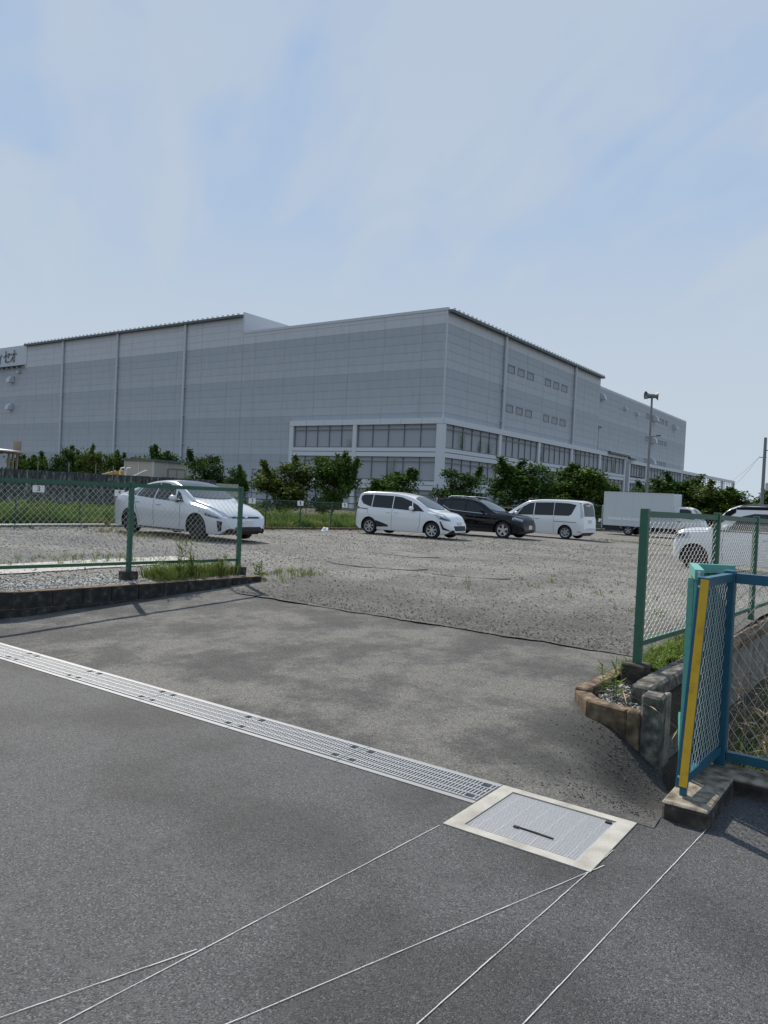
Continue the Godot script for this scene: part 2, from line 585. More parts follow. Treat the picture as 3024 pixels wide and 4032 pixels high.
func sheet(mb: MB, zs: Array, xl: Callable, xr: Callable, cols: int, yf: Callable, col = null) -> void:
	var rows := []
	var start := mb.v.size()
	for z in zs:
		var row := []
		var a: float = xl.call(z)
		var b: float = xr.call(z)
		for j in cols + 1:
			var x := lerpf(a, b, float(j) / cols)
			row.append(Vector3(x, yf.call(x, z), z))
		rows.append(row)
	mb.grid(rows, true)
	if col:
		for i in range(start, mb.v.size()):
			mb.c[i] = col.call(mb.v[i])


func steps(a: float, b: float, s: float) -> Array:
	var k := maxi(1, int(ceil(absf(b - a) / s)))
	var out := []
	for i in k + 1:
		out.append(lerpf(a, b, float(i) / k))
	return out


func flat(lo: Vector2, hi: Vector2, y: float, mb: MB) -> void:
	mb.quad(Vector3(lo.x, y, hi.y), Vector3(hi.x, y, hi.y), Vector3(hi.x, y, lo.y), Vector3(lo.x, y, lo.y))


func make_ground() -> void:
	wav.seed = 77
	wav.frequency = 0.25
	# the land, to the horizon
	var g := MB.new()
	g.quad(Vector3(-1800, -0.47, 1800), Vector3(1800, -0.47, 1800), Vector3(1800, -0.47, -1800), Vector3(-1800, -0.47, -1800))
	struct("ground", g, M.soil)
	# road
	var r := MB.new()
	flat(Vector2(-70, -3.49), Vector2(70, 40), 0.0, r)
	flat(Vector2(-70, -3.835), Vector2(-1.99, -3.49), 0.0, r)
	flat(Vector2(-1.19, -4.2), Vector2(-0.865, -3.49), 0.0, r)
	flat(Vector2(-0.865, -5.03), Vector2(70, -3.49), 0.0, r)
	struct("road", r, M.asphalt)
	# sloping entrance
	var ap := MB.new()
	ap.tinted = true
	var xr := func(z: float) -> float:
		return lerp_table([[-8.2, -1.95], [-5.8, -1.9], [-5.74, -1.5], [-5.45, -1.32], [-4.9, -1.17], [-4.4, -1.113], [-4.19, -1.10]], z)
	var smear := noise(0.9, 4, 15)
	var dirt := func(p: Vector3) -> Color:
		# crumbled dark asphalt spilling down to the ditch
		var k := smoothstep(-2.45, -1.75, p.x + 0.5 * smear.get_noise_2d(p.x, p.z)) * smoothstep(-4.25, -5.0, p.z + 0.35 * smear.get_noise_2d(p.x + 9.0, p.z))
		var c := 1.0 - 0.50 * k
		return Color(c, c, c)
	sheet(ap, steps(-8.15, -4.205, 0.09), func(z: float) -> float: return minf(curb_x(z) - 0.05, -8.5), xr, 90, apron_y, dirt)
	struct("driveway", ap, M.apron)
	var side := MB.new()
	flat(Vector2(-70, -4.75), Vector2(-8.5, -4.205), 0.0, side)
	flat(Vector2(-1.19, -4.39), Vector2(-0.865, -4.205), -0.003, side)
	struct("verge_paving", side, M.asphalt)
	# gravel car park
	var lot := MB.new()
	lot.tinted = true
	var mill := noise(0.5, 4, 33)
	var tone := func(p: Vector3) -> Color:
		# dark asphalt millings near the entrance, fine pale dust tracks further in
		var e := p.z + 1.3 * mill.get_noise_2d(p.x * 0.8, p.z * 1.6)
		var k := smoothstep(-10.6, -9.0, e) * smoothstep(-8.9, -8.0, p.x)
		var c := lerpf(1.0, 0.60, k)
		return Color(c, c, c * 1.01)
	var edge := func(x: float) -> float:
		return -7.77 + 0.05 * mill.get_noise_2d(x * 5.0, 0.0) + 0.03 * mill.get_noise_2d(x * 16.0, 4.0) - 0.35 * smoothstep(-7.9, -8.6, x)
	# rows that start along the ragged edge of the asphalt
	var rows := []
	for i in 60:
		var t := pow(i / 59.0, 1.8)
		var row := []
		for j in 71:
			var x := lerpf(-9.2, -1.72, j / 70.0)
			var z := lerpf(edge.call(x), -62.0, t)
			row.append(Vector3(x, lot_y(x, z) + 0.004, z))
		rows.append(row)
	rows.reverse()
	lot.grid(rows, true)
	sheet(lot, steps(-62.0, -4.62, 0.35), func(_z: float) -> float: return -20.4, func(z: float) -> float: return curb_x(z) - 0.09 if z > -8.7 else -9.2, 26, lot_y)
	for i in lot.v.size():
		lot.c[i] = tone.call(lot.v[i])
	struct("gravel_lot", lot, M.gravel)
	var cs := MB.new()
	sheet(cs, steps(-9.4, -4.7, 0.4), func(z: float) -> float: return -11.45 + 0.05 * wav.get_noise_2d(z * 9.0, 1.0), func(z: float) -> float: return -10.35 + 0.06 * wav.get_noise_2d(z * 9.0, 5.0), 6, func(x: float, z: float) -> float: return lot_y(x, z) + 0.008)
	struct("concrete_strip", cs, M.concrete)
	for q in [[-8.6, -12.0, 1.3, 0.7], [-6.7, -12.1, 0.9, 0.5], [-10.5, -15.5, 1.5, 0.8], [-4.9, -17.5, 1.2, 0.6]]:
		var pts := PackedVector2Array()
		for i in 13:
			var a := TAU * i / 13.0
			var k := rng.randf_range(0.7, 1.1)
			pts.append(Vector2(cos(a) * q[2] * k, sin(a) * q[3] * k))
		var sl := MB.new()
		sl.prism(pts, Vector3(q[0], lot_y(q[0], q[1]) - 0.03, q[1]), Vector3(1, -0.004, 0), Vector3(0, -0.012, -1), 0.045)
		struct("old_asphalt_patch", sl, M.gravel)
	# grassy bank between the car park and the warehouse
	var bk := MB.new()
	sheet(bk, steps(-230.0, 10.0, 2.0), func(_z: float) -> float: return -200.0, func(_z: float) -> float: return -20.4, 90, bank_y)
	struct("grass_bank", bk, M.soil)
	# bank beyond the far edge of the car park
	var bb := MB.new()
	sheet(bb, steps(-230.0, -62.0, 4.0), func(_z: float) -> float: return -20.4, func(_z: float) -> float: return 40.0, 12, func(_x: float, _z: float) -> float: return -0.27)
	struct("far_verge", bb, M.soil)


func bank_y(x: float, z: float) -> float:
	var base := lot_y(-20.3, maxf(z, -62.0))
	var far := 0.32 * smoothstep(-30.0, -24.0, z) + 0.0
	return lerpf(base, maxf(far, -0.1), smoothstep(-21.0, -29.0, x)) + 0.03 * wav.get_noise_2d(x * 2.0, z * 2.0)


func rect_bar(mb: MB, a: Vector3, b: Vector3, w: float, h: float) -> void:
	var d := (b - a)
	var u := d.normalized()
	var s := u.cross(Vector3.UP).normalized()
	if absf(u.y) > 0.95:
		s = Vector3.RIGHT
	var up := s.cross(u).normalized()
	mb.box((a + b) * 0.5, Vector3(w, h, d.length()), Basis(s, up, -u))


func make_drain() -> void:
	# channel pit under the gratings
	var pit := MB.new()
	pit.quad(Vector3(-70, -0.36, -3.84), Vector3(-1.99, -0.36, -3.84), Vector3(-1.99, -0.36, -4.19), Vector3(-70, -0.36, -4.19))
	pit.quad(Vector3(-70, -0.36, -4.19), Vector3(-1.99, -0.36, -4.19), Vector3(-1.99, -0.03, -4.19), Vector3(-70, -0.03, -4.19))
	pit.quad(Vector3(-1.99, -0.36, -3.84), Vector3(-70, -0.36, -3.84), Vector3(-70, -0.03, -3.84), Vector3(-1.99, -0.03, -3.84))
	struct("drain_channel", pit, M.concrete)
	for s in 2:
		var e := MB.new()
		var z := -3.835 if s == 0 else -4.205
		for k in 14:
			var x0 := -1.995 - k * 1.0
			rect_bar(e, Vector3(x0 - 0.002, -0.025, z + (-0.019 if s == 0 else 0.019)), Vector3(x0 - 0.996, -0.025, z + (-0.019 if s == 0 else 0.019)), 0.038, 0.06)
		var lab := "galvanised edge strip of the drain on the road side" if s == 0 else "galvanised edge strip of the drain on the driveway side"
		single("drain_edge", e, M.zincworn, lab, "drain edge", Vector3.ZERO, "drain edge strips")
	var bars := MB.new()
	var n := 44
	for k in n:
		var x := -0.012 - k * (0.976 / (n - 1))
		var near := k in [2, 3] or k in [n - 4, n - 3]
		if near:
			rect_bar(bars, Vector3(x, -0.012, -3.945), Vector3(x, -0.012, -4.085), 0.0058, 0.032)
		else:
			rect_bar(bars, Vector3(x, -0.012, -3.880), Vector3(x, -0.012, -4.160), 0.0058, 0.032)
	var cross := MB.new()
	for z in [-3.884, -3.945, -4.02, -4.085, -4.156]:
		rect_bar(cross, Vector3(-0.004, -0.008, z), Vector3(-0.994, -0.008, z), 0.0065, 0.028)
	var bm := bars.mesh()
	var cm := cross.mesh()
	var where := ["the drain grating panel that touches the concrete pit surround", "second drain grating panel from the concrete pit surround", "third drain grating panel from the concrete pit surround", "fourth drain grating panel from the concrete pit surround", "fifth drain grating panel from the concrete pit surround", "sixth drain grating panel from the concrete pit surround", "seventh drain grating panel from the concrete pit surround"]
	for k in 7:
		var t := thing("drain_grating", where[k], "grating", Vector3(-1.995 - k * 1.0, 0.004 + 0.002 * (k % 2), 0), "drain gratings across the entrance")
		part("bearing_bars", bm, M.zinc, t, Vector3.ZERO, "stuff")
		part("cross_rods", cm, M.zinc, t)
	# square pit: concrete surround of four strips, grating inside
	var t := thing("pit_surround", "pale concrete surround framing the square pit grating in the road", "concrete frame", Vector3(-1.59, 0, -3.845))
	var ring := MB.new()
	ring.span(Vector3(-0.40, -0.3, 0.29), Vector3(0.40, 0.006, 0.355))
	ring.span(Vector3(-0.40, -0.3, -0.355), Vector3(0.40, 0.006, -0.295))
	ring.span(Vector3(-0.40, -0.3, -0.295), Vector3(-0.308, 0.006, 0.29))
	ring.span(Vector3(0.308, -0.3, -0.295), Vector3(0.40, 0.006, 0.29))
	part("surround", ring, M.concrete, t)
	var wl := MB.new()
	wl.quad(Vector3(-0.308, -0.3, 0.29), Vector3(0.308, -0.3, 0.29), Vector3(0.308, -0.3, -0.295), Vector3(-0.308, -0.3, -0.295))
	part("pit_floor", wl, M.concrete, t)
	var g := thing("square_grating", "square galvanised pit grating with a slot handle in the road", "grating", Vector3(-1.59, 0.002, -3.845))
	var bar := BoxMesh.new()
	bar.size = Vector3(0.598, 0.03, 0.0078)
	var nb := 42
	for k in nb:
		part("bar", bar, M.zinc, g, Vector3(0, -0.018, -0.284 + k * (0.562 / (nb - 1))))
	var rod := BoxMesh.new()
	rod.size = Vector3(0.007, 0.026, 0.572)
	for k in 6:
		part("cross_rod", rod, M.zinc, g, Vector3(-0.25 + k * 0.1, -0.0175, -0.003))
	var fr := MB.new()
	for s in [-1, 1]:
		fr.box(Vector3(0.302 * s, -0.018, -0.003), Vector3(0.006, 0.032, 0.58))
	part("rim", fr, M.zinc, g)
	var hd := MB.new()
	hd.box(Vector3(0.03, 0.002, 0.13), Vector3(0.19, 0.006, 0.006), Basis(Vector3.UP, -0.04))
	hd.box(Vector3(-0.085, 0.002, 0.128), Vector3(0.03, 0.006, 0.02))
	part("handle", hd, M.rubber, g)
	var sl := MB.new()
	sl.box(Vector3(0.275, 0.001, -0.262), Vector3(0.03, 0.01, 0.024))
	part("lifting_slot", sl, M.trimb, g)


func make_chalk() -> void:
	for a in [[Vector2(-1.993, -3.464), Vector2(-2.26, 0.1)], [Vector2(-2.122, -1.935), Vector2(-2.75, 0.1)], [Vector2(-1.163, -3.603), Vector2(-2.26, -0.05)], [Vector2(-1.183, -3.795), Vector2(-1.37, 0.0)], [Vector2(-0.871, -4.412), Vector2(-1.13, 0.0)]]:
		var m := MB.new()
		var p: Vector2 = a[0]
		var q: Vector2 = a[1]
		var d := (q - p).normalized()
		var s := Vector2(-d.y, d.x)
		var len := (q - p).length()
		var thin: bool = a[0].x == -2.122
		var k := 0.0
		while k < len:
			var e := minf(k + rng.randf_range(0.02, 0.12), len)
			var w := rng.randf_range(0.0011, 0.0022) * (0.6 if thin else 1.0)
			var off := s * rng.randf_range(-0.0008, 0.0008)
			if rng.randf() > (0.25 if thin else 0.0):
				var c0 := p + d * k + off
				var c1 := p + d * (e + 0.003) + off
				m.quad(V(c0 - s * w), V(c0 + s * w), V(c1 + s * w), V(c1 - s * w))
			k = e + (rng.randf_range(0.0, 0.03) if thin else 0.0)
		struct("road_marking", m, M.chalk)


func V(p: Vector2) -> Vector3:
	return Vector3(p.x, 0.004, p.y)


func make_curb() -> void:
	# two courses of 0.39 x 0.19 blocks with pale mortar set back between them
	var t := thing("block_curb", "stained and shade-darkened two-course concrete block kerb under the green mesh fence", "kerb")
	var line := [Vector2(-13.0, -4.62), Vector2(-9.08, -4.62), Vector2(-8.80, -5.0), Vector2(curb_x(-8.75), -8.75)]
	var shapes := {}
	var core := MB.new()
	for seg in 3:
		var a: Vector2 = line[seg]
		var b: Vector2 = line[seg + 1]
		var len := (b - a).length()
		var d := (b - a).normalized()
		var nrm := Vector2(-d.y, d.x)
		var basis := Basis(Vector3(d.x, 0, d.y), Vector3.UP, Vector3(nrm.x, 0, nrm.y))
		var back := -nrm if nrm.dot(Vector2(1, 0.4)) > 0 else nrm
		var mid := (a + b) * 0.5 + back * 0.085
		core.box(Vector3(mid.x, 0.13, mid.y), Vector3(len, 0.40, 0.128), basis)
		for course in 3:
			var y := 0.338 - 0.095 - course * 0.2
			var u := -0.2 if course % 2 == 1 else 0.0
			while u < len - 0.02:
				var u0 := maxf(u, 0.0)
				var u1 := minf(u + 0.392, len)
				if u1 - u0 > 0.05:
					var key := snappedf(u1 - u0, 0.01)
					if not shapes.has(key):
						var m := MB.new()
						m.cbox(Vector3.ZERO, Vector3(key, 0.191, 0.15), 0.006)
						shapes[key] = m.mesh()
					var c := a + d * (u0 + u1) * 0.5 + back * (0.075 + rng.randf_range(-0.003, 0.003))
					var o := part("block", shapes[key], M.block, t, Vector3(c.x, y, c.y))
					o.basis = basis
				u += 0.4
	part("mortar", core, M.mortar, t)
	# thin brown weathered cap
	var cap := MB.new()
	for seg in 3:
		var a: Vector2 = line[seg]
		var b: Vector2 = line[seg + 1]
		var d := (b - a).normalized()
		var nrm := Vector2(-d.y, d.x)
		var back := -nrm if nrm.dot(Vector2(1, 0.4)) > 0 else nrm
		var k := 0.0
		var len := (b - a).length()
		while k < len:
			var e := minf(k + 0.395, len)
			var c := a + d * (k + e) * 0.5 + back * 0.077
			cap.cbox(Vector3(c.x, 0.345, c.y), Vector3(e - k - 0.006, 0.012, 0.158), 0.004, Basis(Vector3(d.x, 0, d.y), Vector3.UP, Vector3(nrm.x, 0, nrm.y)))
			k += 0.395
	part("cap", cap, M.rusty, t)


# diamond wire: flattened spirals hooked into one another; dx, dy half a diamond, bow how far the strands stand off the plane
func chain(mb: MB, a: Vector3, b: Vector3, y0: float, y1: float, dx: float, r: float, dy := 0.0, bow := 0.0) -> void:
	var len := Vector2(b.x - a.x, b.z - a.z).length()
	var u := Vector3(b.x - a.x, 0, b.z - a.z).normalized()
	var w := u.cross(Vector3.UP).normalized()
	var nw := int(len / dx)
	dx = len / nw
	var ns := int((y1 - y0) / (dy if dy > 0.0 else dx))
	dy = (y1 - y0) / ns
	for k in nw:
		for i in ns:
			var s0 := (k + ((i + k) % 2)) * dx
			var s1 := (k + ((i + 1 + k) % 2)) * dx
			var p := a.lerp(b, s0 / len)
			var q := a.lerp(b, s1 / len)
			p.y += y0 + i * dy
			q.y += y0 + (i + 1) * dy
			var side := 1.0 if s1 > s0 else -1.0
			if bow > 0.0:
				var p1 := p.lerp(q, 0.22) + w * bow * side
				var q1 := p.lerp(q, 0.78) + w * bow * side
				seg3(mb, p, p1, r, w)
				seg3(mb, p1, q1, r, w)
				seg3(mb, q1, q, r, w)
			else:
				p += w * r * 0.9 * side
				q -= w * r * 0.9 * side
				seg3(mb, p, q, r, w)


func seg3(mb: MB, p: Vector3, q: Vector3, r: float, w: Vector3) -> void:
	var d := (q - p).normalized()
	var n1 := d.cross(w).normalized()
	var dirs := [w, (-w * 0.5 + n1 * 0.866), (-w * 0.5 - n1 * 0.866)]
	var i := mb.v.size()
	for k in 3:
		mb.put(p + dirs[k] * r, dirs[k])
		mb.put(q + dirs[k] * r, dirs[k])
	for k in 3:
		var a := i + 2 * k
		var b := i + 2 * ((k + 1) % 3)
		mb.ix.append_array([a, a + 1, b, b, a + 1, b + 1])


func make_fence(called: String, label: String, group: String, posts: Array, post_r: float, y_top: float, y_low: float, d: float, wire_r: float, m_post: Material, m_wire: Material, footing := Vector3.ZERO, square := false, rail := 0.05, dy := 0.0, bow := 0.0) -> Node3D:
	# posts: Vector3 with y at the foot; rails follow y_top and y_low above the foot
	var t := thing(called, label, "fence", Vector3.ZERO, group)
	var mesh := MB.new()
	for i in posts.size():
		var p: Vector3 = posts[i]
		var m := MB.new()
		if square:
			m.cbox(Vector3(0, (y_top + 0.01) * 0.5 - 0.02, 0), Vector3(post_r * 2, y_top + 0.09, post_r * 2), 0.004)
		else:
			m.tube(Vector3(0, -0.06, 0), Vector3(0, y_top + 0.035, 0), post_r, post_r, 10)
		part("post", m, m_post, t, p)
		if footing != Vector3.ZERO:
			var f := MB.new()
			f.cbox(Vector3.ZERO, footing, 0.012, Basis(), 0.004, rng)
			part("footing", f, M.stain_shade, t, p + Vector3(0, -footing.y * 0.5, 0))
		if i + 1 < posts.size():
			var q: Vector3 = posts[i + 1]
			var dir := Vector3(q.x - p.x, 0, q.z - p.z).normalized() * post_r
			var tr := MB.new()
			rect_bar(tr, p + Vector3(0, y_top - 0.02, 0) + dir, q + Vector3(0, y_top - 0.02, 0) - dir, rail * 0.8, rail)
			part("top_rail", tr, m_post, t)
			if y_low > 0.0:
				var br := MB.new()
				rect_bar(br, p + Vector3(0, y_low, 0) + dir, q + Vector3(0, y_low, 0) - dir, rail * 0.7, rail * 0.8)
				part("bottom_rail", br, m_post, t)
			chain(mesh, p + dir, q - dir, maxf(y_low, 0.03) + 0.01, y_top - 0.03, d, wire_r, dy, bow)
	part("wire_mesh", mesh, m_wire, t, Vector3.ZERO, "stuff")
	return t


func make_fences() -> void:
	# fence on the block kerb
	var pl := []
	for k in 4:
		var z := -3.14 - k * 1.83
		pl.append(Vector3(lerpf(-9.33, -8.88, (z + 5.9) / -2.73), 0.47, z))
	make_fence("kerb_fence", "green framed chain link fence standing on the block kerb, weeds at its foot", "", pl, 0.03, 1.237, 0.11, 0.0405, 0.0019, M.green, M.wire, Vector3(0.2, 0.2, 0.2), true, 0.055, 0.042, 0.005)
	# fence along the ditch
	var pr := [Vector3(-2.0, 0.345, -6.80), Vector3(-1.838, 0.33, -8.885), Vector3(-1.775, 0.30, -10.86), Vector3(-1.73, 0.26, -12.9), Vector3(-1.72, 0.22, -14.9), Vector3(-1.72, 0.2, -16.9), Vector3(-1.72, 0.17, -18.9)]
	make_fence("ditch_fence", "green framed bright wire mesh fence along the ditch wall before the boxy van", "", pr, 0.034, 1.33, 0.17, 0.056, 0.0023, M.green, M.wire_light, Vector3(0.21, 0.40, 0.22), true, 0.055, 0.038, 0.010)
	# fence behind the parked cars
	var pb := []
	for k in 27:
		var z := -7.3 - k * 1.92
		pb.append(Vector3(-20.0, lot_y(-20.0, z) - 0.005, z))
	make_fence("back_fence", "dark green chain link fence with number signs behind the parked cars", "", pb, 0.025, 1.14, 0.0, 0.045, 0.0016, M.green2, M.wire_green, Vector3.ZERO, false, 0.035)
	# grey fence further back
	var pg := []
	for k in 12:
		pg.append(Vector3(-32.0, 0.08, -29.0 - k * 2.6))
	make_fence("yard_fence", "grey chain link fence at the foot of the warehouse trees", "", pg, 0.03, 1.42, 0.0, 0.07, 0.0022, M.lamp_grey, M.wire, Vector3.ZERO, false, 0.05)
	# number signs wired to the back fence
	for a in [["3", -11.75, "three, nearest the road"], ["5", -14.35, "five, beside the hatchback tail"], ["6", -17.1, "six, hidden behind the hatchback"], ["7", -19.96, "seven, past the hatchback nose"], ["8", -22.6, "eight, midway between hatchback and compact minivan"], ["9", -25.4, "nine, beside the compact minivan tail"]]:
		var z: float = a[1]
		var y := lot_y(-20.0, z) + 1.04
		var t := thing("number_sign", "white board on the back fence with the digit " + a[2], "sign", Vector3(-19.955, y, z), "parking number boards")
		var b := MB.new()
		b.box(Vector3.ZERO, Vector3(0.008, 0.19, 0.345))
		part("board", b, M.white, t)
		var tm := TextMesh.new()
		tm.text = a[0]
		var f := SystemFont.new()
		f.font_names = ["Droid Sans"]
		f.font_weight = 700
		tm.font = f
		tm.font_size = 64
		tm.pixel_size = 0.0029
		tm.depth = 0.004
		var o := part("digit", tm, M.black, t, Vector3(0.007, 0.0, 0.0))
		o.rotation.y = PI / 2
	# wheel stop pipes in front of the back fence
	for k in 7:
		var z0 := -9.0 - k * 4.6
		var m := MB.new()
		m.tube(Vector3(0, 0.10, 2.2), Vector3(0, 0.10 + (lot_y(-19.2, z0 - 4.4) - lot_y(-19.2, z0)), -2.2), 0.03, 0.03, 8)
		var nm := MB.new()
		var t := thing("wheel_stop", "pipe wheel stop lying along the foot of the back fence, number %s from the road" % ["one", "two", "three", "four", "five", "six", "seven"][k], "wheel stop", Vector3(-19.3, lot_y(-19.2, z0), z0 - 2.2), "pipe wheel stops by the back fence")
		part("pipe", m, M.zincdull if k < 2 else M.rusty, t)
		for s in [-1.6, 0.0, 1.6]:
			nm.cbox(Vector3(0, 0.03, s), Vector3(0.10, 0.10, 0.10), 0.01)
		part("clamps", nm, M.oldc, t)


func make_ditch_side() -> void:
	# rust-stained kerb stones at the mouth of the entrance
	var pts := [Vector2(-2.262, -7.9), Vector2(-2.272, -6.05), Vector2(-2.075, -5.79), Vector2(-1.74, -5.70), Vector2(-1.635, -5.715)]
	var t := thing("kerb_stones", "rust-stained low kerb stones curving round the ditch wall end", "kerb")
	for i in pts.size() - 1:
		var a: Vector2 = pts[i]
		var b: Vector2 = pts[i + 1]
		var d := (b - a).normalized()
		var nrm := Vector2(-d.y, d.x)
		# inner side lies towards the fence
		if nrm.dot(Vector2(-1.9, -6.6) - (a + b) * 0.5) < 0:
			nrm = -nrm
		var m := MB.new()
		var w := 0.12
		var k := int(ceil((b - a).length() / 0.65))
		for j in k:
			var p0 := a.lerp(b, float(j) / k) + d * 0.004
			var p1 := a.lerp(b, float(j + 1) / k) - d * 0.004
			var c := (p0 + p1) * 0.5 + nrm * w * 0.5
			var mm := MB.new()
			mm.cbox(Vector3.ZERO, Vector3((p1 - p0).length(), 0.50, w), 0.012, Basis(Vector3(d.x, 0, d.y), Vector3.UP, Vector3(-d.y, 0, d.x)), 0.005, rng)
			part("stone", mm, M.rusty, t, Vector3(c.x, 0.2 - 0.25 + 0.02 * (1.0 if i == 0 else 0.0), c.y))
	# earth between kerb and wall
	var fill := MB.new()
	fill.prism(PackedVector2Array([Vector2(-2.2, 5.95), Vector2(-2.05, 5.84), Vector2(-1.66, 5.76), Vector2(-1.66, 7.9), Vector2(-2.2, 7.9)]), Vector3(0, -0.2, 0), Vector3.RIGHT, Vector3(0, 0, -1), 0.35)
	struct("planting_soil", fill, M.soil)
	var fill2 := MB.new()
	fill2.span(Vector3(-2.2, -0.3, -30.0), Vector3(-1.82, 0.24, -6.9))
	struct("fence_strip", fill2, M.gravel)
	# ditch wall: cap stones on beige panels with a pillar at its end
	var w := thing("ditch_wall", "beige concrete ditch wall with dark cap stones and an end pillar", "wall")
	var p := MB.new()
	p.cbox(Vector3(-1.565, 0.01, -5.80), Vector3(0.15, 0.66, 0.16), 0.018, Basis(), 0.006, rng)
	part("pillar", p, M.oldc, w)
	for k in 9:
		var z := -6.30 - k * 1.0
		var x := -1.765 + 0.022 * (k + 0.5)
		var c := MB.new()
		c.cbox(Vector3.ZERO, Vector3(0.20, 0.115, 0.99), 0.022, Basis(Vector3.UP, -0.022), 0.006, rng)
		part("cap_stone", c, M.oldc if k < 2 else M.rusty, w, Vector3(x + 0.005, 0.31 - 0.058 - 0.004 * k, z - 0.5))
		for row in 2:
			var b := MB.new()
			b.cbox(Vector3.ZERO, Vector3(0.10, 0.42, 0.985), 0.012, Basis(Vector3.UP, -0.022), 0.004, rng)
			part("wall_panel", b, M.beigewall, w, Vector3(x - 0.012 - 0.01 * row, 0.19 - 0.21 - 0.425 * row - 0.004 * k, z - 0.5))
	var ends := MB.new()
	ends.cbox(Vector3(-1.765, 0.0, -6.22), Vector3(0.17, 0.60, 0.14), 0.02, Basis(), 0.006, rng)
	part("end_stone", ends, M.oldc, w)
	var bw := MB.new()
	bw.cbox(Vector3(-1.59, -0.02, -6.08), Vector3(0.06, 0.56, 0.40), 0.01, Basis(), 0.004, rng)
	part("wall_panel", bw, M.beigewall, w)
	# far bank of the ditch
	var fb := MB.new()
	fb.span(Vector3(4.0, -0.5, -40.0), Vector3(4.4, 0.2, -5.3))
	single("ditch_bank_wall", fb, M.oldc, "plain concrete wall on the far bank of the ditch", "wall")

	# L-shaped concrete base
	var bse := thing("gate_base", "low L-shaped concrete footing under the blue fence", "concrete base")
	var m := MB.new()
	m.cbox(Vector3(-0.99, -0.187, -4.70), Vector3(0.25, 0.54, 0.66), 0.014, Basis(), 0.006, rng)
	part("leg", m, M.stain_shade, bse)  # stained sides, shade painted in, below the tan top
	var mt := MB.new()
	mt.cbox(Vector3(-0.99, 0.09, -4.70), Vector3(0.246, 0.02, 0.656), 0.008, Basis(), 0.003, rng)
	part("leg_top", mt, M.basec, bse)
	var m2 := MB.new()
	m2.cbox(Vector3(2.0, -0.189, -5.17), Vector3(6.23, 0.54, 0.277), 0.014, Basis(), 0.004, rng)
	part("beam", m2, M.stain_shade, bse)
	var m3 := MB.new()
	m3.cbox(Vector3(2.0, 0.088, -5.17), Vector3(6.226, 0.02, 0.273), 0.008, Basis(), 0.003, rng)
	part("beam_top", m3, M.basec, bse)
	# blue fence with its side panel
	var f := thing("blue_fence", "blue framed chain link fence with a yellow strip on its short side panel", "fence")
	var post := MB.new()
	post.cbox(Vector3(0, 0.62, 0), Vector3(0.068, 1.25, 0.068), 0.006)
	part("post", post, M.blue, f, Vector3(-0.99, 0.098, -5.25))
	for k in 3:
		var pp := MB.new()
		pp.cbox(Vector3(0, 0.62, 0), Vector3(0.078, 1.25, 0.078), 0.006)
		part("post", pp, M.blue, f, Vector3(0.85 + 1.9 * k, 0.098, -5.25))
	var xs := [-0.951, 0.811]
	for k in 3:
		var a := -0.951 if k == 0 else 0.889 + 1.9 * (k - 1)
		var b := 0.811 + 1.9 * k
		var tr := MB.new()
		rect_bar(tr, Vector3(a, 1.295, -5.25), Vector3(b, 1.295, -5.25), 0.05, 0.062)
		part("top_rail", tr, M.blue, f)
		var br := MB.new()
		rect_bar(br, Vector3(a, 0.165, -5.25), Vector3(b, 0.165, -5.25), 0.05, 0.055)
		part("bottom_rail", br, M.blue, f)
	var mesh := MB.new()
	chain(mesh, Vector3(-0.95, 0, -5.25), Vector3(4.6, 0, -5.25), 0.19, 1.265, 0.031, 0.0019, 0.043, 0.004)
	part("wire_mesh", mesh, M.wire, f, Vector3.ZERO, "stuff")
	# side panel towards the road: angle-iron frame, free end with the yellow strip
	var sp := MB.new()
	sp.cbox(Vector3(0, 0.63, 0), Vector3(0.062, 1.20, 0.045), 0.004)
	var lean := Basis(Vector3.BACK, -0.048)
	part("end_post", sp, M.blue, f, Vector3(-1.046, 0.115, -4.52)).basis = lean
	var stub := MB.new()
	stub.box(Vector3(0, 0.03, 0), Vector3(0.035, 0.09, 0.035))
	part("post_foot", stub, M.blue, f, Vector3(-1.036, 0.10, -4.53))
	var ys := MB.new()
	ys.box(Vector3(0, 0, 0), Vector3(0.044, 1.175, 0.004))
	part("yellow_strip", ys, M.yellow, f, Vector3(-1.004, 0.745, -4.494)).basis = lean
	for y in [0.21, 1.29]:
		var bt := MB.new()
		bt.lathe(Vector3.ZERO, Vector3(0, 0, 1), [Vector2(0, 0.008), Vector2(0.004, 0.007), Vector2(0.006, 0.0)], 10)
		part("bolt", bt, M.zinc, f, Vector3(-1.066 + 0.048 * y, y, -4.495))
	var r1 := MB.new()
	rect_bar(r1, Vector3(-0.985, 1.315, -4.545), Vector3(-0.985, 1.30, -5.21), 0.045, 0.05)
	part("panel_rail", r1, M.blue, f)
	var r2 := MB.new()
	rect_bar(r2, Vector3(-1.035, 0.20, -4.545), Vector3(-1.00, 0.20, -5.21), 0.045, 0.05)
	part("panel_rail", r2, M.blue, f)
	var pm := MB.new()
	chain(pm, Vector3(-1.02, 0, -4.545), Vector3(-1.0, 0, -5.21), 0.225, 1.29, 0.031, 0.0019, 0.043, 0.005)
	part("panel_mesh", pm, M.wire, f, Vector3.ZERO, "stuff")
	# the older mint barrier folded behind it
	var g := thing("mint_barrier", "mint green folding barrier of sheet and frame tucked behind the blue side panel", "barrier")
	var F := Vector3(-1.245, 0, -5.37)
	var N := Vector3(-1.075, 0, -4.80)
	var B := Vector3(-1.02, 0, -5.52)
	var yb := -0.12
	var yt := 1.36
	var l1 := MB.new()
	rect_bar(l1, F + Vector3(0, yt - 0.03, 0), N + Vector3(0, yt - 0.03, 0), 0.05, 0.06)
	part("top_rail", l1, M.mint, g)
	var l2 := MB.new()
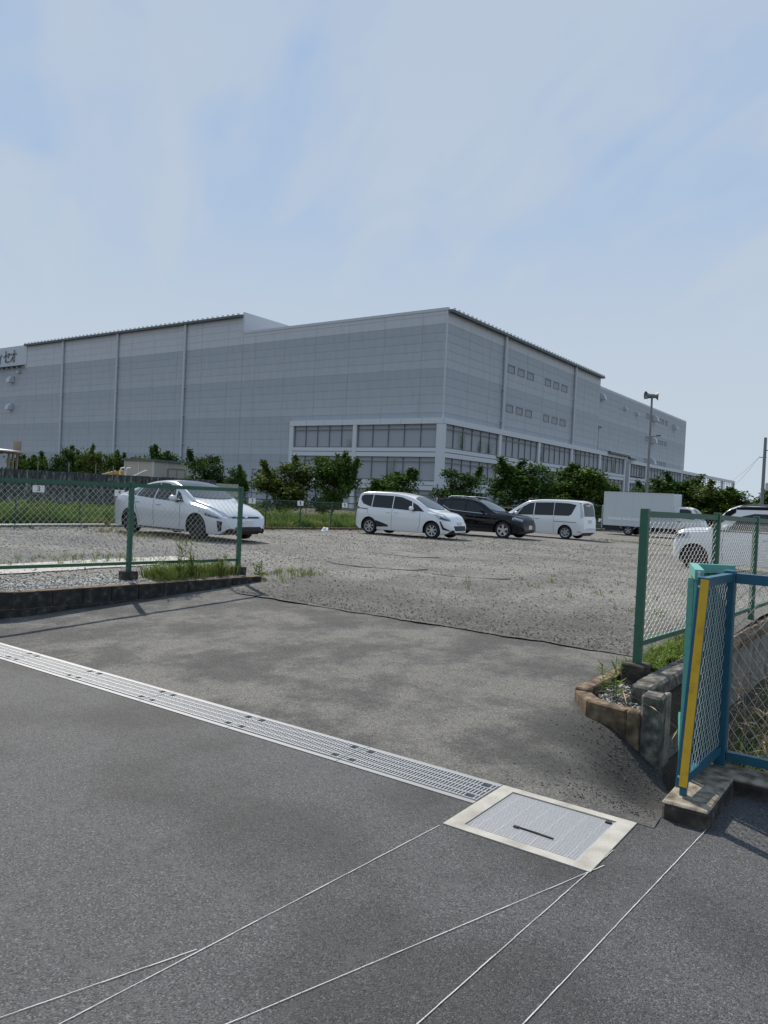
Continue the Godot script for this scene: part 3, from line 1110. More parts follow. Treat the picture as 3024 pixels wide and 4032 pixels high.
	rect_bar(l2, F + Vector3(0, yt - 0.03, 0), B + Vector3(0, yt - 0.03, 0), 0.045, 0.055)
	part("folded_rail", l2, M.mint, g)
	for P in [F, N]:
		var l := MB.new()
		l.cbox(Vector3(0, (yb + yt) * 0.5 - 0.005, 0), Vector3(0.014, yt - yb - 0.01, 0.03), 0.002)
		part("upright", l, M.zinc, g, P)
	var dir := (N - F)
	var sh := MB.new()
	# ribbed sheet
	var ribs := 14
	var un := dir.normalized()
	var wn := Vector3(un.z, 0, -un.x)
	for k in ribs:
		var a0 := F + dir * (0.05 + 0.9 * k / ribs)
		var a1 := F + dir * (0.05 + 0.9 * (k + 0.5) / ribs)
		var a2 := F + dir * (0.05 + 0.9 * (k + 1.0) / ribs)
		sh.quad(a0 + Vector3(0, yb + 0.04, 0), a1 + wn * 0.012 + Vector3(0, yb + 0.04, 0), a1 + wn * 0.012 + Vector3(0, yt - 0.06, 0), a0 + Vector3(0, yt - 0.06, 0))
		sh.quad(a1 + wn * 0.012 + Vector3(0, yb + 0.04, 0), a2 + Vector3(0, yb + 0.04, 0), a2 + Vector3(0, yt - 0.06, 0), a1 + wn * 0.012 + Vector3(0, yt - 0.06, 0))
	part("ribbed_sheet", sh, M.teal, g)
	var dirb := (B - F)
	var sb := MB.new()
	for k in 6:
		var a0 := F + dirb * (0.04 + 0.96 * k / 6.0)
		var a1 := F + dirb * (0.04 + 0.96 * (k + 0.5) / 6.0) + Vector3(0, 0, 0.012)
		var a2 := F + dirb * (0.04 + 0.96 * (k + 1.0) / 6.0)
		sb.quad(a0 + Vector3(0, yb + 0.04, 0), a1 + Vector3(0, yb + 0.04, 0), a1 + Vector3(0, yt - 0.06, 0), a0 + Vector3(0, yt - 0.06, 0))
		sb.quad(a1 + Vector3(0, yb + 0.04, 0), a2 + Vector3(0, yb + 0.04, 0), a2 + Vector3(0, yt - 0.06, 0), a1 + Vector3(0, yt - 0.06, 0))
	part("ribbed_sheet", sb, M.teal, g)
	var br := MB.new()
	rect_bar(br, F + dir * 0.1 + wn * -0.03 + Vector3(0, 0.35, 0), N + wn * -0.03 + Vector3(0, 0.02, 0), 0.03, 0.05)
	part("brace", br, M.mint, g)
	var br2 := MB.new()
	rect_bar(br2, F + dir * 0.62 + wn * -0.03 + Vector3(0, yb + 0.1, 0), F + dir * 0.62 + wn * -0.03 + Vector3(0, yt - 0.07, 0), 0.035, 0.02)
	part("stiffener", br2, M.mint, g)


# ---- warehouse ----
const XC := -41.6
const ZC := -68.85
const ROW := 0.924
const Y1 := 19.86


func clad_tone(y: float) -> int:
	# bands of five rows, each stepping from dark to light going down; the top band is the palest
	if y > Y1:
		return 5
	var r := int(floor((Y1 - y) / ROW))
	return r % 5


var panel_boxes := {}
var panel_count := 0


# cladding panels over a rectangle of a wall. u axis 0: x, 1: z. Panels near the front become parts, the rest are joined
func clad(wall: Node3D, joined: MB, axis: int, plane: float, u0: float, u1: float, y0: float, y1: float, width: float, uref: float, single_from: float, single_to: float, holes := []) -> void:
	var lines := []
	var y := Y1
	while y < y1:
		y += ROW
	while y > y0 - ROW:
		lines.append(y)
		y -= ROW
	var k0 := int(floor((u0 - uref) / width))
	var k1 := int(ceil((u1 - uref) / width))
	for k in range(k0, k1):
		var a := maxf(u0, uref + k * width) + 0.02
		var b := minf(u1, uref + (k + 1) * width) - 0.02
		if b - a < 0.2:
			continue
		for i in lines.size():
			var top := minf(lines[i], y1) - 0.017
			var bot := maxf(lines[i] - ROW, y0) + 0.017
			if top - bot < 0.15:
				continue
			var cut := [[a, b]]
			var fill := []
			for hle in holes:
				if hle[2] < top - 0.05 and hle[3] > bot + 0.05:
					var nc := []
					for s in cut:
						if hle[1] <= s[0] or hle[0] >= s[1]:
							nc.append(s)
						else:
							if hle[0] - s[0] > 0.05:
								nc.append([s[0], hle[0]])
							if s[1] - hle[1] > 0.05:
								nc.append([hle[1], s[1]])
							var fa := maxf(hle[0], a)
							var fb := minf(hle[1], b)
							if top - hle[3] > 0.03 and fb - fa > 0.05:
								fill.append([fa, fb, hle[3], top])
							if hle[2] - bot > 0.03 and fb - fa > 0.05:
								fill.append([fa, fb, bot, hle[2]])
					cut = nc
			for q in fill:
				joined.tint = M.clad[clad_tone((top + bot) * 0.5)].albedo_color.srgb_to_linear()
				if axis == 0:
					joined.box(Vector3((q[0] + q[1]) * 0.5, (q[2] + q[3]) * 0.5, plane), Vector3(q[1] - q[0], q[3] - q[2], 0.05))
				else:
					joined.box(Vector3(plane, (q[2] + q[3]) * 0.5, (q[0] + q[1]) * 0.5), Vector3(0.05, q[3] - q[2], q[1] - q[0]))
			for s in cut:
				var w: float = s[1] - s[0]
				var c: float = (s[0] + s[1]) * 0.5
				var size := Vector3(w, top - bot, 0.05) if axis == 0 else Vector3(0.05, top - bot, w)
				var pos := Vector3(c, (top + bot) * 0.5, plane) if axis == 0 else Vector3(plane, (top + bot) * 0.5, c)
				var tone := clad_tone((top + bot) * 0.5)
				if c > single_from and c < single_to and panel_count < 300:
					panel_count += 1
					var key := size.snapped(Vector3.ONE * 0.01)
					if not panel_boxes.has(key):
						var m := MB.new()
						m.box(Vector3.ZERO, size)
						panel_boxes[key] = m.mesh()
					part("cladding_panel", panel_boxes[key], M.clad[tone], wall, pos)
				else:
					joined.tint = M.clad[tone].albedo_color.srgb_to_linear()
					joined.box(pos, size)


func make_building() -> void:
	var b := thing("warehouse", "huge grey banded warehouse with a white framed lower gallery", "building")
	var joined := MB.new()
	joined.tinted = true
	M.clad_joined = M.clad[0].duplicate()
	M.clad_joined.albedo_color = Color(1, 1, 1)
	M.clad_joined.vertex_color_use_as_albedo = true
	# solid cores behind the panels (they show as the joints)
	var w1 := MB.new()
	w1.span(Vector3(-121.8, -0.4, -160.0), Vector3(-71.6, 23.75, ZC - 0.03))
	var tall := part("wall", w1, M.joint, b)
	var w2 := MB.new()
	w2.span(Vector3(-71.55, -0.4, -115.0), Vector3(XC - 0.03, 21.40, ZC - 0.03))
	var block := part("wall", w2, M.joint, b)
	var w3 := MB.new()
	w3.span(Vector3(-160.0, -0.4, -160.0), Vector3(-121.85, 23.6, ZC - 0.07))
	var low := part("wall", w3, M.joint, b)
	var w4 := MB.new()
	w4.span(Vector3(-80.0, -0.4, -171.5), Vector3(XC - 1.27, 20.3, -115.05))
	var far := part("wall", w4, M.joint, b)
	# road-facing cladding
	clad(block, joined, 0, ZC - 0.035, -71.6, XC - 0.02, 0.0, 21.25, 4.95, -69.37, -72.0, -41.0)
	clad(tall, joined, 0, ZC - 0.035, -121.8, -71.62, 0.0, 23.4, 4.95, -69.37, -84.5, -71.6)
	clad(low, joined, 0, ZC - 0.075, -150.0, -121.85, 0.0, 23.3, 4.95, -69.37, 1.0, 2.0)
	# side cladding with window openings
	var holes := []
	var zs := [[-83.4, -85.1], [-86.1, -87.85], [-88.8, -90.6], [-94.3, -96.1], [-97.1, -98.9], [-99.9, -101.8]]
	for z in zs:
		holes.append([z[1], z[0], 17.1, 17.93])
		holes.append([z[1], z[0], 12.38, 13.21])
	clad(block, joined, 1, XC - 0.035, -115.0, ZC - 0.02, 0.0, 21.25, 4.95, ZC, -84.0, -68.0, holes)
	var fz := [[-117.05, -118.0], [-143.3, -144.9], [-145.9, -147.3], [-150.9, -152.2], [-153.3, -154.6], [-155.8, -157.2]]
	var fholes := []
	for z in fz:
		for yy in [[18.05, 18.85], [13.95, 14.7], [9.9, 10.6]]:
			if z[0] > -130 and yy[0] < 18:
				continue
			fholes.append([z[1], z[0], yy[0], yy[1]])
	clad(far, joined, 1, XC - 1.275, -171.5, -115.0, 0.0, 20.1, 4.95, ZC, 1.0, 2.0, fholes)
	part("cladding_panels", joined, M.clad_joined, b, Vector3.ZERO, "stuff")
	# windows
	var hl := [[holes, XC, block], [fholes, XC - 1.24, far]]
	for h in hl:
		for q in h[0]:
			var x: float = h[1]
			var fr := MB.new()
			var zc: float = (q[0] + q[1]) * 0.5
			var yc: float = (q[2] + q[3]) * 0.5
			var ww: float = q[1] - q[0]
			var hh: float = q[3] - q[2]
			for s in [-1, 1]:
				fr.box(Vector3(0, s * (hh * 0.5 + 0.01), 0), Vector3(0.12, 0.10, ww + 0.16))
				fr.box(Vector3(0, 0, s * (ww * 0.5 + 0.01)), Vector3(0.12, hh - 0.08, 0.10))
			var win := part("window", fr, M.winframe, b, Vector3(x - 0.03, yc, zc))
			var pn := MB.new()
			pn.box(Vector3(-0.02, 0, 0), Vector3(0.02, hh - 0.08, ww - 0.08))
			part("pane", pn, M.pane, win)
	# parapet trims and corner
	for q in [[Vector3(-71.5, 21.22, ZC - 0.3), Vector3(XC + 0.05, 21.52, ZC + 0.05)], [Vector3(XC - 0.10, 9.9, ZC - 0.10), Vector3(XC + 0.03, 21.2, ZC + 0.03)], [Vector3(-71.75, 21.5, -100.0), Vector3(-71.5, 23.95, ZC + 0.04)], [Vector3(XC - 1.55, 20.05, -171.6), Vector3(XC - 1.20, 20.42, -115.05)], [Vector3(-140.0, 23.3, ZC - 0.3), Vector3(-121.9, 23.62, ZC - 0.02)], [Vector3(XC - 1.5, -0.3, -171.62), Vector3(XC - 1.22, 20.0, -171.5)]]:
		var tr := MB.new()
		tr.span(q[0], q[1])
		part("trim", tr, M.trim, b)
	var rf := MB.new()
	rf.span(Vector3(-121.6, 23.755, -159.0), Vector3(-72.0, 23.85, ZC - 0.4))
	part("roof", rf, M.trim, b)
	# eaves gutters on brackets
	var gu := [[0, -121.9, -71.8, ZC, 23.45], [1, -115.3, ZC - 0.05, XC, 21.15], [1, -118.4, -114.95, XC - 1.24, 13.9], [1, -128.2, -118.5, XC + 0.35, 10.0], [1, -131.5, -128.6, XC + 0.35, 9.7]]
	for k in gu.size():
		var q = gu[k]
		var g := MB.new()
		var lo: float = q[1]
		var hi: float = q[2]
		var p: float = q[3]
		var y: float = q[4]
		var sz := 0.42 if k < 2 else 0.5
		if q[0] == 0:
			g.span(Vector3(lo, y - sz * 0.3, p + 0.06), Vector3(hi, y + sz * 0.35, p + 0.55))
		else:
			g.span(Vector3(p + 0.06, y - sz * 0.3, lo), Vector3(p + 0.55, y + sz * 0.35, hi))
		var gp := part("gutter", g, M.gutter, b)
		var br := MB.new()
		var u := lo + 0.3
		while u < hi:
			var o := Vector3(u, y + 0.33, p + 0.45) if q[0] == 0 else Vector3(p + 0.45, y + 0.33, u)
			br.tube(o + Vector3(0, -0.22, 0), o + Vector3(0, 0.02, 0), 0.20, 0.13, 6)
			u += 0.95 if k < 2 else 0.75
		part("gutter_guards", br, M.bracket, gp, Vector3.ZERO, "stuff")
	# downpipes
	for x in [-111.1, -97.28, -82.45]:
		var d := MB.new()
		d.tube(Vector3(x, -0.1, ZC + 0.22), Vector3(x, 23.4, ZC + 0.22), 0.17, 0.17, 10)
		for k in 6:
			d.box(Vector3(x, 3.5 + 3.8 * k, ZC + 0.15), Vector3(0.5, 0.12, 0.3))
		part("downpipe", d, M.trim, b)
	for z in [-82.15, -104.3]:
		var d := MB.new()
		d.tube(Vector3(XC + 0.22, 9.9, z), Vector3(XC + 0.22, 21.1, z), 0.17, 0.17, 10)
		for k in 3:
			d.box(Vector3(XC + 0.15, 11.0 + 3.8 * k, z), Vector3(0.3, 0.12, 0.5))
		part("downpipe", d, M.trim, b)
	var dp := MB.new()
	dp.tube(Vector3(XC - 0.9, 9.9, -117.7), Vector3(XC - 0.9, 13.8, -117.7), 0.17, 0.17, 8)
	part("downpipe", dp, M.trim, b)
	# ventilation hoods
	for q in [[0, -123.95, 19.27, 0.5], [0, -125.96, 18.08, 1.0], [0, -126.07, 13.54, 1.0], [1, -119.9, 18.75, 0.9], [1, -131.2, 18.3, 0.6], [1, -137.9, 18.1, 0.6], [1, -148.9, 18.4, 1.1], [1, -148.6, 14.3, 1.1], [1, -148.4, 10.3, 1.1], [1, -163.0, 18.2, 1.0]]:
		var h := MB.new()
		var s: float = q[3]
		h.prism(PackedVector2Array([Vector2(0, -s * 0.5), Vector2(s * 0.9, -s * 0.5), Vector2(s * 0.75, s * 0.15), Vector2(0.3 * s, s * 0.55), Vector2(0, s * 0.6)]), Vector3.ZERO, Vector3(0, 0, 1) if q[0] == 0 else Vector3(1, 0, 0), Vector3.UP, s)
		part("vent_hood", h, M.trim, b, Vector3(q[1] + s * 0.5, q[2], ZC) if q[0] == 0 else Vector3(XC - 1.24, q[2], q[1] + s * 0.5))
	# service door in the road face
	var dr := MB.new()
	dr.span(Vector3(-68.9, -0.1, ZC), Vector3(-66.4, 4.08, ZC + 0.05))
	var door := part("door", dr, M.clad[1], b)
	var df := MB.new()
	df.span(Vector3(-69.02, -0.1, ZC - 0.01), Vector3(-68.9, 4.2, ZC + 0.09))
	df.span(Vector3(-66.4, -0.1, ZC - 0.01), Vector3(-66.28, 4.2, ZC + 0.09))
	df.span(Vector3(-68.9, 4.08, ZC - 0.01), Vector3(-66.4, 4.2, ZC + 0.09))
	part("frame", df, M.mull, door)
	make_gallery(b)
	# maker's sign on the low parapet, cut characters
	var s := thing("roof_sign", "dark katakana letters on the white parapet board of the warehouse", "sign")
	var bd := MB.new()
	bd.span(Vector3(-150.0, 20.4, ZC + 0.0), Vector3(-121.75, 23.3, ZC + 0.06))
	part("board", bd, M.trim, s)
	var lg := MB.new()
	lg.span(Vector3(-150.0, 20.15, ZC + 0.06), Vector3(-122.2, 20.22, ZC + 0.7))
	var u := -149.0
	while u < -122.0:
		lg.box(Vector3(u, 20.05, ZC + 0.35), Vector3(0.1, 0.35, 0.5))
		u += 1.6
	part("ledge", lg, M.gutter, s)
	var glyphs := {
		"te": [[0.22, 0.86, 0.74, 0.86], [0.05, 0.60, 0.92, 0.60], [0.55, 0.60, 0.50, 0.30], [0.50, 0.30, 0.24, 0.04], [0.80, 1.0, 0.88, 0.86], [0.92, 1.04, 1.0, 0.90]],
		"i": [[0.70, 0.66, 0.46, 0.42], [0.46, 0.42, 0.16, 0.26], [0.50, 0.44, 0.50, 0.0]],
		"se": [[0.06, 0.50, 0.92, 0.70], [0.92, 0.70, 0.74, 0.42], [0.34, 0.94, 0.34, 0.14], [0.34, 0.14, 0.46, 0.06], [0.46, 0.06, 0.90, 0.06]],
		"o": [[0.06, 0.66, 0.94, 0.66], [0.64, 0.94, 0.64, 0.10], [0.64, 0.10, 0.50, 0.04], [0.64, 0.62, 0.40, 0.34], [0.40, 0.34, 0.08, 0.14]],
	}
	var x := -133.0
	for k in ["te", "i", "se", "o"]:
		var m := MB.new()
		for st in glyphs[k]:
			var p := Vector3(st[0] * 1.9, st[1] * 2.0, 0.05)
			var q := Vector3(st[2] * 1.9, st[3] * 2.0, 0.05)
			var d := (q - p)
			var un := d.normalized()
			m.box((p + q) * 0.5, Vector3(d.length() + 0.22, 0.26, 0.1), Basis(un, Vector3(-un.y, un.x, 0), Vector3.BACK))
		part("letter", m, M.winframe, s, Vector3(x, 21.0, ZC + 0.06))
		x += 2.1


func make_gallery(b: Node3D) -> void:
	# levels: beam [low, high]
	var px := ZC + 0.42   # road-side plane of the frame
	var sx := XC + 0.42
	var cols := [[-62.65, -62.05], [-53.08, -52.56], [-42.05, XC + 0.42]]
	for c in cols:
		var m := MB.new()
		m.span(Vector3(c[0], -0.3, ZC - 0.1), Vector3(c[1], 9.38, px + 0.02))
		part("column", m, M.frame, b)
	var bays := [[-62.05, -53.08], [-52.56, -42.05]]
	var beams := [[9.40, 10.0], [6.45, 6.86], [5.90, 6.38], [2.92, 3.32], [2.38, 2.86]]
	for y in beams:
		for k in 8:
			var x0 := lerpf(-62.65, XC + 0.40, k / 8.0)
			var x1 := lerpf(-62.65, XC + 0.40, (k + 1) / 8.0) - 0.03
			if y[0] < 9.0:
				break
			var m := MB.new()
			m.span(Vector3(x0, y[0], ZC - 0.1), Vector3(x1, y[1], px + 0.05))
			part("beam", m, M.frame, b)
		if y[0] < 9.0:
			for q in bays:
				var m := MB.new()
				m.span(Vector3(q[0], y[0], ZC - 0.1), Vector3(q[1], y[1], px - 0.03))
				part("beam", m, M.frame, b)
	var lv := [[6.86, 9.40], [3.32, 5.90], [-0.2, 2.38]]
	for q in bays:
		for y in lv:
			window_bay(b, 0, px, q[0], q[1], y[0], y[1], 5, false)
	# side gallery
	var zc := [-69.2, -81.45, -92.6, -103.85, -115.3, -127.4, -129.8, -139.3, -151.4, -163.8, -177.0, -190.0, -203.5, -217.0]
	for i in zc.size():
		var m := MB.new()
		var hw := 0.30 if i else 0.34
		var top := 9.38 if i < 6 else 8.9
		if i:
			m.span(Vector3(XC - 0.1, -0.3, zc[i] - hw), Vector3(sx + 0.02, top - 0.02, zc[i] + hw))
			part("column", m, M.frame, b)
		if i + 1 < zc.size():
			var z0: float = zc[i] - (hw if i else -0.35)
			var z1: float = zc[i + 1] + 0.30
			if i == 5:
				continue
			var up := 0.0 if i < 6 else -0.5
			for y in beams:
				var bm := MB.new()
				var deep := sx + (0.05 if y[0] > 9.0 else -0.03)
				if y[0] > 9.0:
					bm.span(Vector3(XC - 0.1, y[0] + up, zc[i + 1] - 0.3), Vector3(deep, y[1] + up, zc[i] - 0.32 if i else ZC + 0.38))
				else:
					bm.span(Vector3(XC - 0.1, y[0] + up * 0.5, z1), Vector3(deep, y[1] + up * 0.5, z0))
				part("beam", bm, M.frame, b)
			for y in lv:
				window_bay(b, 1, sx, z1, z0, y[0], y[1] + (up if y[1] > 9 else 0.0), 6, i > 9)


func window_bay(b: Node3D, axis: int, plane: float, u0: float, u1: float, y0: float, y1: float, n: int, open: bool) -> void:
	var back := plane - 0.32
	var m := MB.new()
	if not open:
		if axis == 0:
			m.span(Vector3(u0, y0, back - 0.05), Vector3(u1, y1, back))
		else:
			m.span(Vector3(back - 0.05, y0, u0), Vector3(back, y1, u1))
	else:
		if axis == 1:
			m.span(Vector3(back - 0.05, y0, u0), Vector3(back, y0 + (y1 - y0) * 0.12, u1))
	var w := part("louvre_panel", m, M.screen, b)
	for k in n + 1:
		var mm := MB.new()
		var u := lerpf(u0, u1, (k + 0.0) / n)
		u = clampf(u, u0 + 0.06, u1 - 0.06)
		var th := 0.028
		if axis == 0:
			mm.span(Vector3(u - th, y0, back + 0.01), Vector3(u + th, y1, back + 0.12))
		else:
			mm.span(Vector3(back + 0.01, y0, u - th), Vector3(back + 0.12, y1, u + th))
		part("mullion", mm, M.mull, w)
	var rl := MB.new()
	for f in [0.035, 0.80]:
		var y := lerpf(y0, y1, f)
		if axis == 0:
			rl.span(Vector3(u0 + 0.02, y - 0.04, back + 0.13), Vector3(u1 - 0.02, y + 0.04, back + 0.17))
		else:
			rl.span(Vector3(back + 0.13, y - 0.04, u0 + 0.02), Vector3(back + 0.17, y + 0.04, u1 - 0.02))
	part("transom", rl, M.mull, w)


# ---- vehicles: a lofted shell whose side, top and end surfaces can be asked for points, so that glass, lamps and gaps follow it ----
class Shell:
	var s: Dictionary
	var length: float

	func _init(spec: Dictionary) -> void:
		s = spec
		length = spec.L

	static func at(t: Array, x: float) -> float:
		if x <= t[0][0]:
			return t[0][1]
		var n := t.size()
		if x >= t[n - 1][0]:
			return t[n - 1][1]
		for i in n - 1:
			if x <= t[i + 1][0]:
				# smooth through the points
				var h: float = t[i + 1][0] - t[i][0]
				var u: float = (x - t[i][0]) / h
				var d1: float = (t[i + 1][1] - t[i][1]) / h
				var d0: float = d1 if i == 0 else (t[i][1] - t[i - 1][1]) / (t[i][0] - t[i - 1][0])
				var d2: float = d1 if i + 2 >= n else (t[i + 2][1] - t[i + 1][1]) / (t[i + 2][0] - t[i + 1][0])
				var m0 := 0.0 if d0 * d1 <= 0.0 else 2.0 * d0 * d1 / (d0 + d1)
				var m1 := 0.0 if d1 * d2 <= 0.0 else 2.0 * d1 * d2 / (d1 + d2)
				var u2 := u * u
				var u3 := u2 * u
				return (2 * u3 - 3 * u2 + 1) * t[i][1] + (u3 - 2 * u2 + u) * h * m0 + (-2 * u3 + 3 * u2) * t[i + 1][1] + (u3 - u2) * h * m1
		return t[n - 1][1]

	func low(x: float, arch: bool) -> float:
		var y: float = s.low + 0.16 * smoothstep(length - 0.25, length, x) + 0.14 * smoothstep(0.3, 0.0, x)
		if arch:
			for w in [s.xr, s.xf]:
				var d: float = absf(x - w)
				if d < s.arch:
					y = maxf(y, s.R + sqrt(s.arch * s.arch - d * d))
		return y

	# half section from sill to centre of the top: Vector2(half width, height)
	func section(x: float, arch: bool) -> Array:
		var yt := at(s.top, x)
		var pw := at(s.plan, x)
		var tw := minf(at(s.roofw, x), pw - 0.03)
		var y0 := minf(low(x, arch), yt - 0.08)
		var yb := maxf(minf(at(s.belt, x), yt - 0.06), y0 + 0.01)
		var rr := minf(0.06, (yt - yb) * 0.5)
		var crown: float = minf(s.get("crown", 0.035), (yt - yb) * 0.35)
		var out := []
		var lower := [[0.0, 0.955], [0.12, 0.975], [0.35, 0.995], [0.62, 1.0], [0.85, 0.992], [1.0, 0.965]]
		for q in lower:
			var y := lerpf(y0, yb, q[0])
			# keep the width that belongs to the height, also above the arch
			var f: float = clampf((y - s.low) / maxf(yb - s.low, 0.05), 0.0, 1.0)
			var k := 0.955
			for i in lower.size() - 1:
				if f <= lower[i + 1][0]:
					k = lerpf(lower[i][1], lower[i + 1][1], (f - lower[i][0]) / (lower[i + 1][0] - lower[i][0]))
					break
			out.append(Vector2(pw * k, y))
		var top_side := yt - crown - rr
		for i in range(1, 4):
			var t := i / 3.0
			out.append(Vector2(lerpf(pw * 0.965, tw + rr, pow(t, 1.25)), lerpf(yb, maxf(top_side, yb + 0.004), t)))
		for i in range(1, 4):
			var a := PI * 0.5 * i / 3.0
			out.append(Vector2(tw + rr * cos(a), maxf(top_side, yb + 0.004) + rr * sin(a)))
		var ye: float = out[-1].y
		for f in [0.75, 0.5, 0.25, 0.0]:
			out.append(Vector2(tw * f, ye + (yt - ye) * (1.0 - f * f)))
		return out

	func side_w(x: float, y: float) -> float:
		var q := section(x, false)
		if y <= q[0].y:
			return q[0].x
		for i in q.size() - 1:
			if y <= q[i + 1].y:
				return lerpf(q[i].x, q[i + 1].x, (y - q[i].y) / maxf(q[i + 1].y - q[i].y, 1e-5))
		return 0.0

	func top_y(x: float, z: float) -> float:
		var q := section(x, false)
		var w := absf(z)
		for i in range(q.size() - 1, 0, -1):
			if w <= q[i - 1].x:
				return lerpf(q[i].y, q[i - 1].y, (w - q[i].x) / maxf(q[i - 1].x - q[i].x, 1e-5))
		return q[0].y

	# x of the nose (dir 1) or tail (dir -1) at height y and lateral z
	func end_x(z: float, y: float, dir: int) -> float:
		var a := length * 0.5
		var b := length if dir > 0 else 0.0
		for i in 22:
			var m := (a + b) * 0.5
			var q := section(m, false)
			if y < q[-1].y and absf(z) < side_w(m, y):
				a = m
			else:
				b = m
		return a


func body_mesh(sh: Shell, x0 := -1.0, x1 := -1.0) -> MB:
	var s := sh.s
	var xs := []
	var x := 0.0
	while x < sh.length:
		var fine: bool = absf(x - s.xr) < s.arch + 0.05 or absf(x - s.xf) < s.arch + 0.05 or x < 0.25 or x > sh.length - 0.45
		xs.append(x)
		x += 0.02 if fine else 0.035
	xs.append(sh.length - 0.004)
	xs.append(sh.length)
	for w in [s.xr, s.xf]:
		xs.append(w - s.arch - 0.001)
		xs.append(w - s.arch + 0.002)
		xs.append(w + s.arch - 0.002)
		xs.append(w + s.arch + 0.001)
	xs.sort()
	var rows := []
	for q in xs:
		var sec := sh.section(q, true)
		var row := []
		for p in sec:
			row.append(Vector3(q, p.y, p.x))
		for i in range(sec.size() - 2, -1, -1):
			row.append(Vector3(q, sec[i].y, -sec[i].x))
		rows.append(row)
	var mb := MB.new()
	mb.grid(rows, true)
	# close nose and tail
	for e in [0, rows.size() - 1]:
		var r: Array = rows[e]
		for i in r.size() / 2:
			var a: Vector3 = r[i]
			var b: Vector3 = r[i + 1]
			var c: Vector3 = r[r.size() - 2 - i]
			var d: Vector3 = r[r.size() - 1 - i]
			if e == 0:
				mb.quad(a, b, c, d)
			else:
				mb.quad(d, c, b, a)
	return mb


func along(pts: Array, n: int) -> Array:
	# resample a polyline of Vector2 to n + 1 points
	var acc := [0.0]
	for i in pts.size() - 1:
		acc.append(acc[-1] + (pts[i + 1] - pts[i]).length())
	var out := []
	for k in n + 1:
		var d: float = acc[-1] * k / n
		for i in pts.size() - 1:
			if d <= acc[i + 1] + 1e-9:
				out.append(pts[i].lerp(pts[i + 1], (d - acc[i]) / maxf(acc[i + 1] - acc[i], 1e-9)))
				break
	return out


# patch on a side: lower and upper edge as (x, y)
func side_patch(sh: Shell, lo: Array, hi: Array, side: int, off := 0.006, n := 14, m := 5) -> MB:
	var a := along(lo, n)
	var b := along(hi, n)
	var rows := []
	for j in m + 1:
		var row := []
		for i in n + 1:
			var p: Vector2 = a[i].lerp(b[i], float(j) / m)
			row.append(Vector3(p.x, p.y, side * (sh.side_w(p.x, p.y) + off)))
		rows.append(row)
	var mb := MB.new()
	mb.grid(rows, side < 0)
	return mb


# patch on the top surface: rows of x for given z fractions
func top_patch(sh: Shell, xa: Array, xb: Array, zmax: Array, off := 0.006) -> MB:
	# xa, xb: (z fraction 0..1 -> x) at rear and front edge; zmax: half width at rear and front edge
	var rows := []
	for j in 9:
		var f := j / 8.0
		var row := []
		for i in 13:
			var g := (i / 6.0) - 1.0
			var x := lerpf(lerpf(xa[0], xa[1], g * g), lerpf(xb[0], xb[1], g * g), f)
			var z := g * lerpf(zmax[0], zmax[1], f)
			row.append(Vector3(x, sh.top_y(x, z) + off, z))
		rows.append(row)
	var mb := MB.new()
	mb.grid(rows)
	# stand the patch off along its own normal as well
	for i in mb.v.size():
		mb.v[i] += mb.n[i] * 0.008
	return mb


# patch on nose or tail: lower and upper edge as (z, y)
func end_patch(sh: Shell, lo: Array, hi: Array, dir: int, off := 0.008, n := 12, m := 4) -> MB:
	var a := along(lo, n)
	var b := along(hi, n)
	var rows := []
	for j in m + 1:
		var row := []
		for i in n + 1:
			var p: Vector2 = a[i].lerp(b[i], float(j) / m)
			row.append(Vector3(sh.end_x(p.x, p.y, dir) + dir * off, p.y, p.x))
		rows.append(row)
	var mb := MB.new()
	mb.grid(rows, dir > 0)
	return mb


func seam(sh: Shell, pts: Array, side: int, w := 0.012, off := 0.003) -> MB:
	var p := along(pts, 16)
	var rows := [[], []]
	for i in p.size():
		var d: Vector2 = (p[mini(i + 1, p.size() - 1)] - p[maxi(i - 1, 0)]).normalized()
		var q := Vector2(-d.y, d.x) * w * 0.5
		for k in 2:
			var a: Vector2 = p[i] + q * (1 if k else -1)
			rows[k].append(Vector3(a.x, a.y, side * (sh.side_w(a.x, a.y) + off)))
	var mb := MB.new()
	mb.grid(rows, side < 0)
	return mb


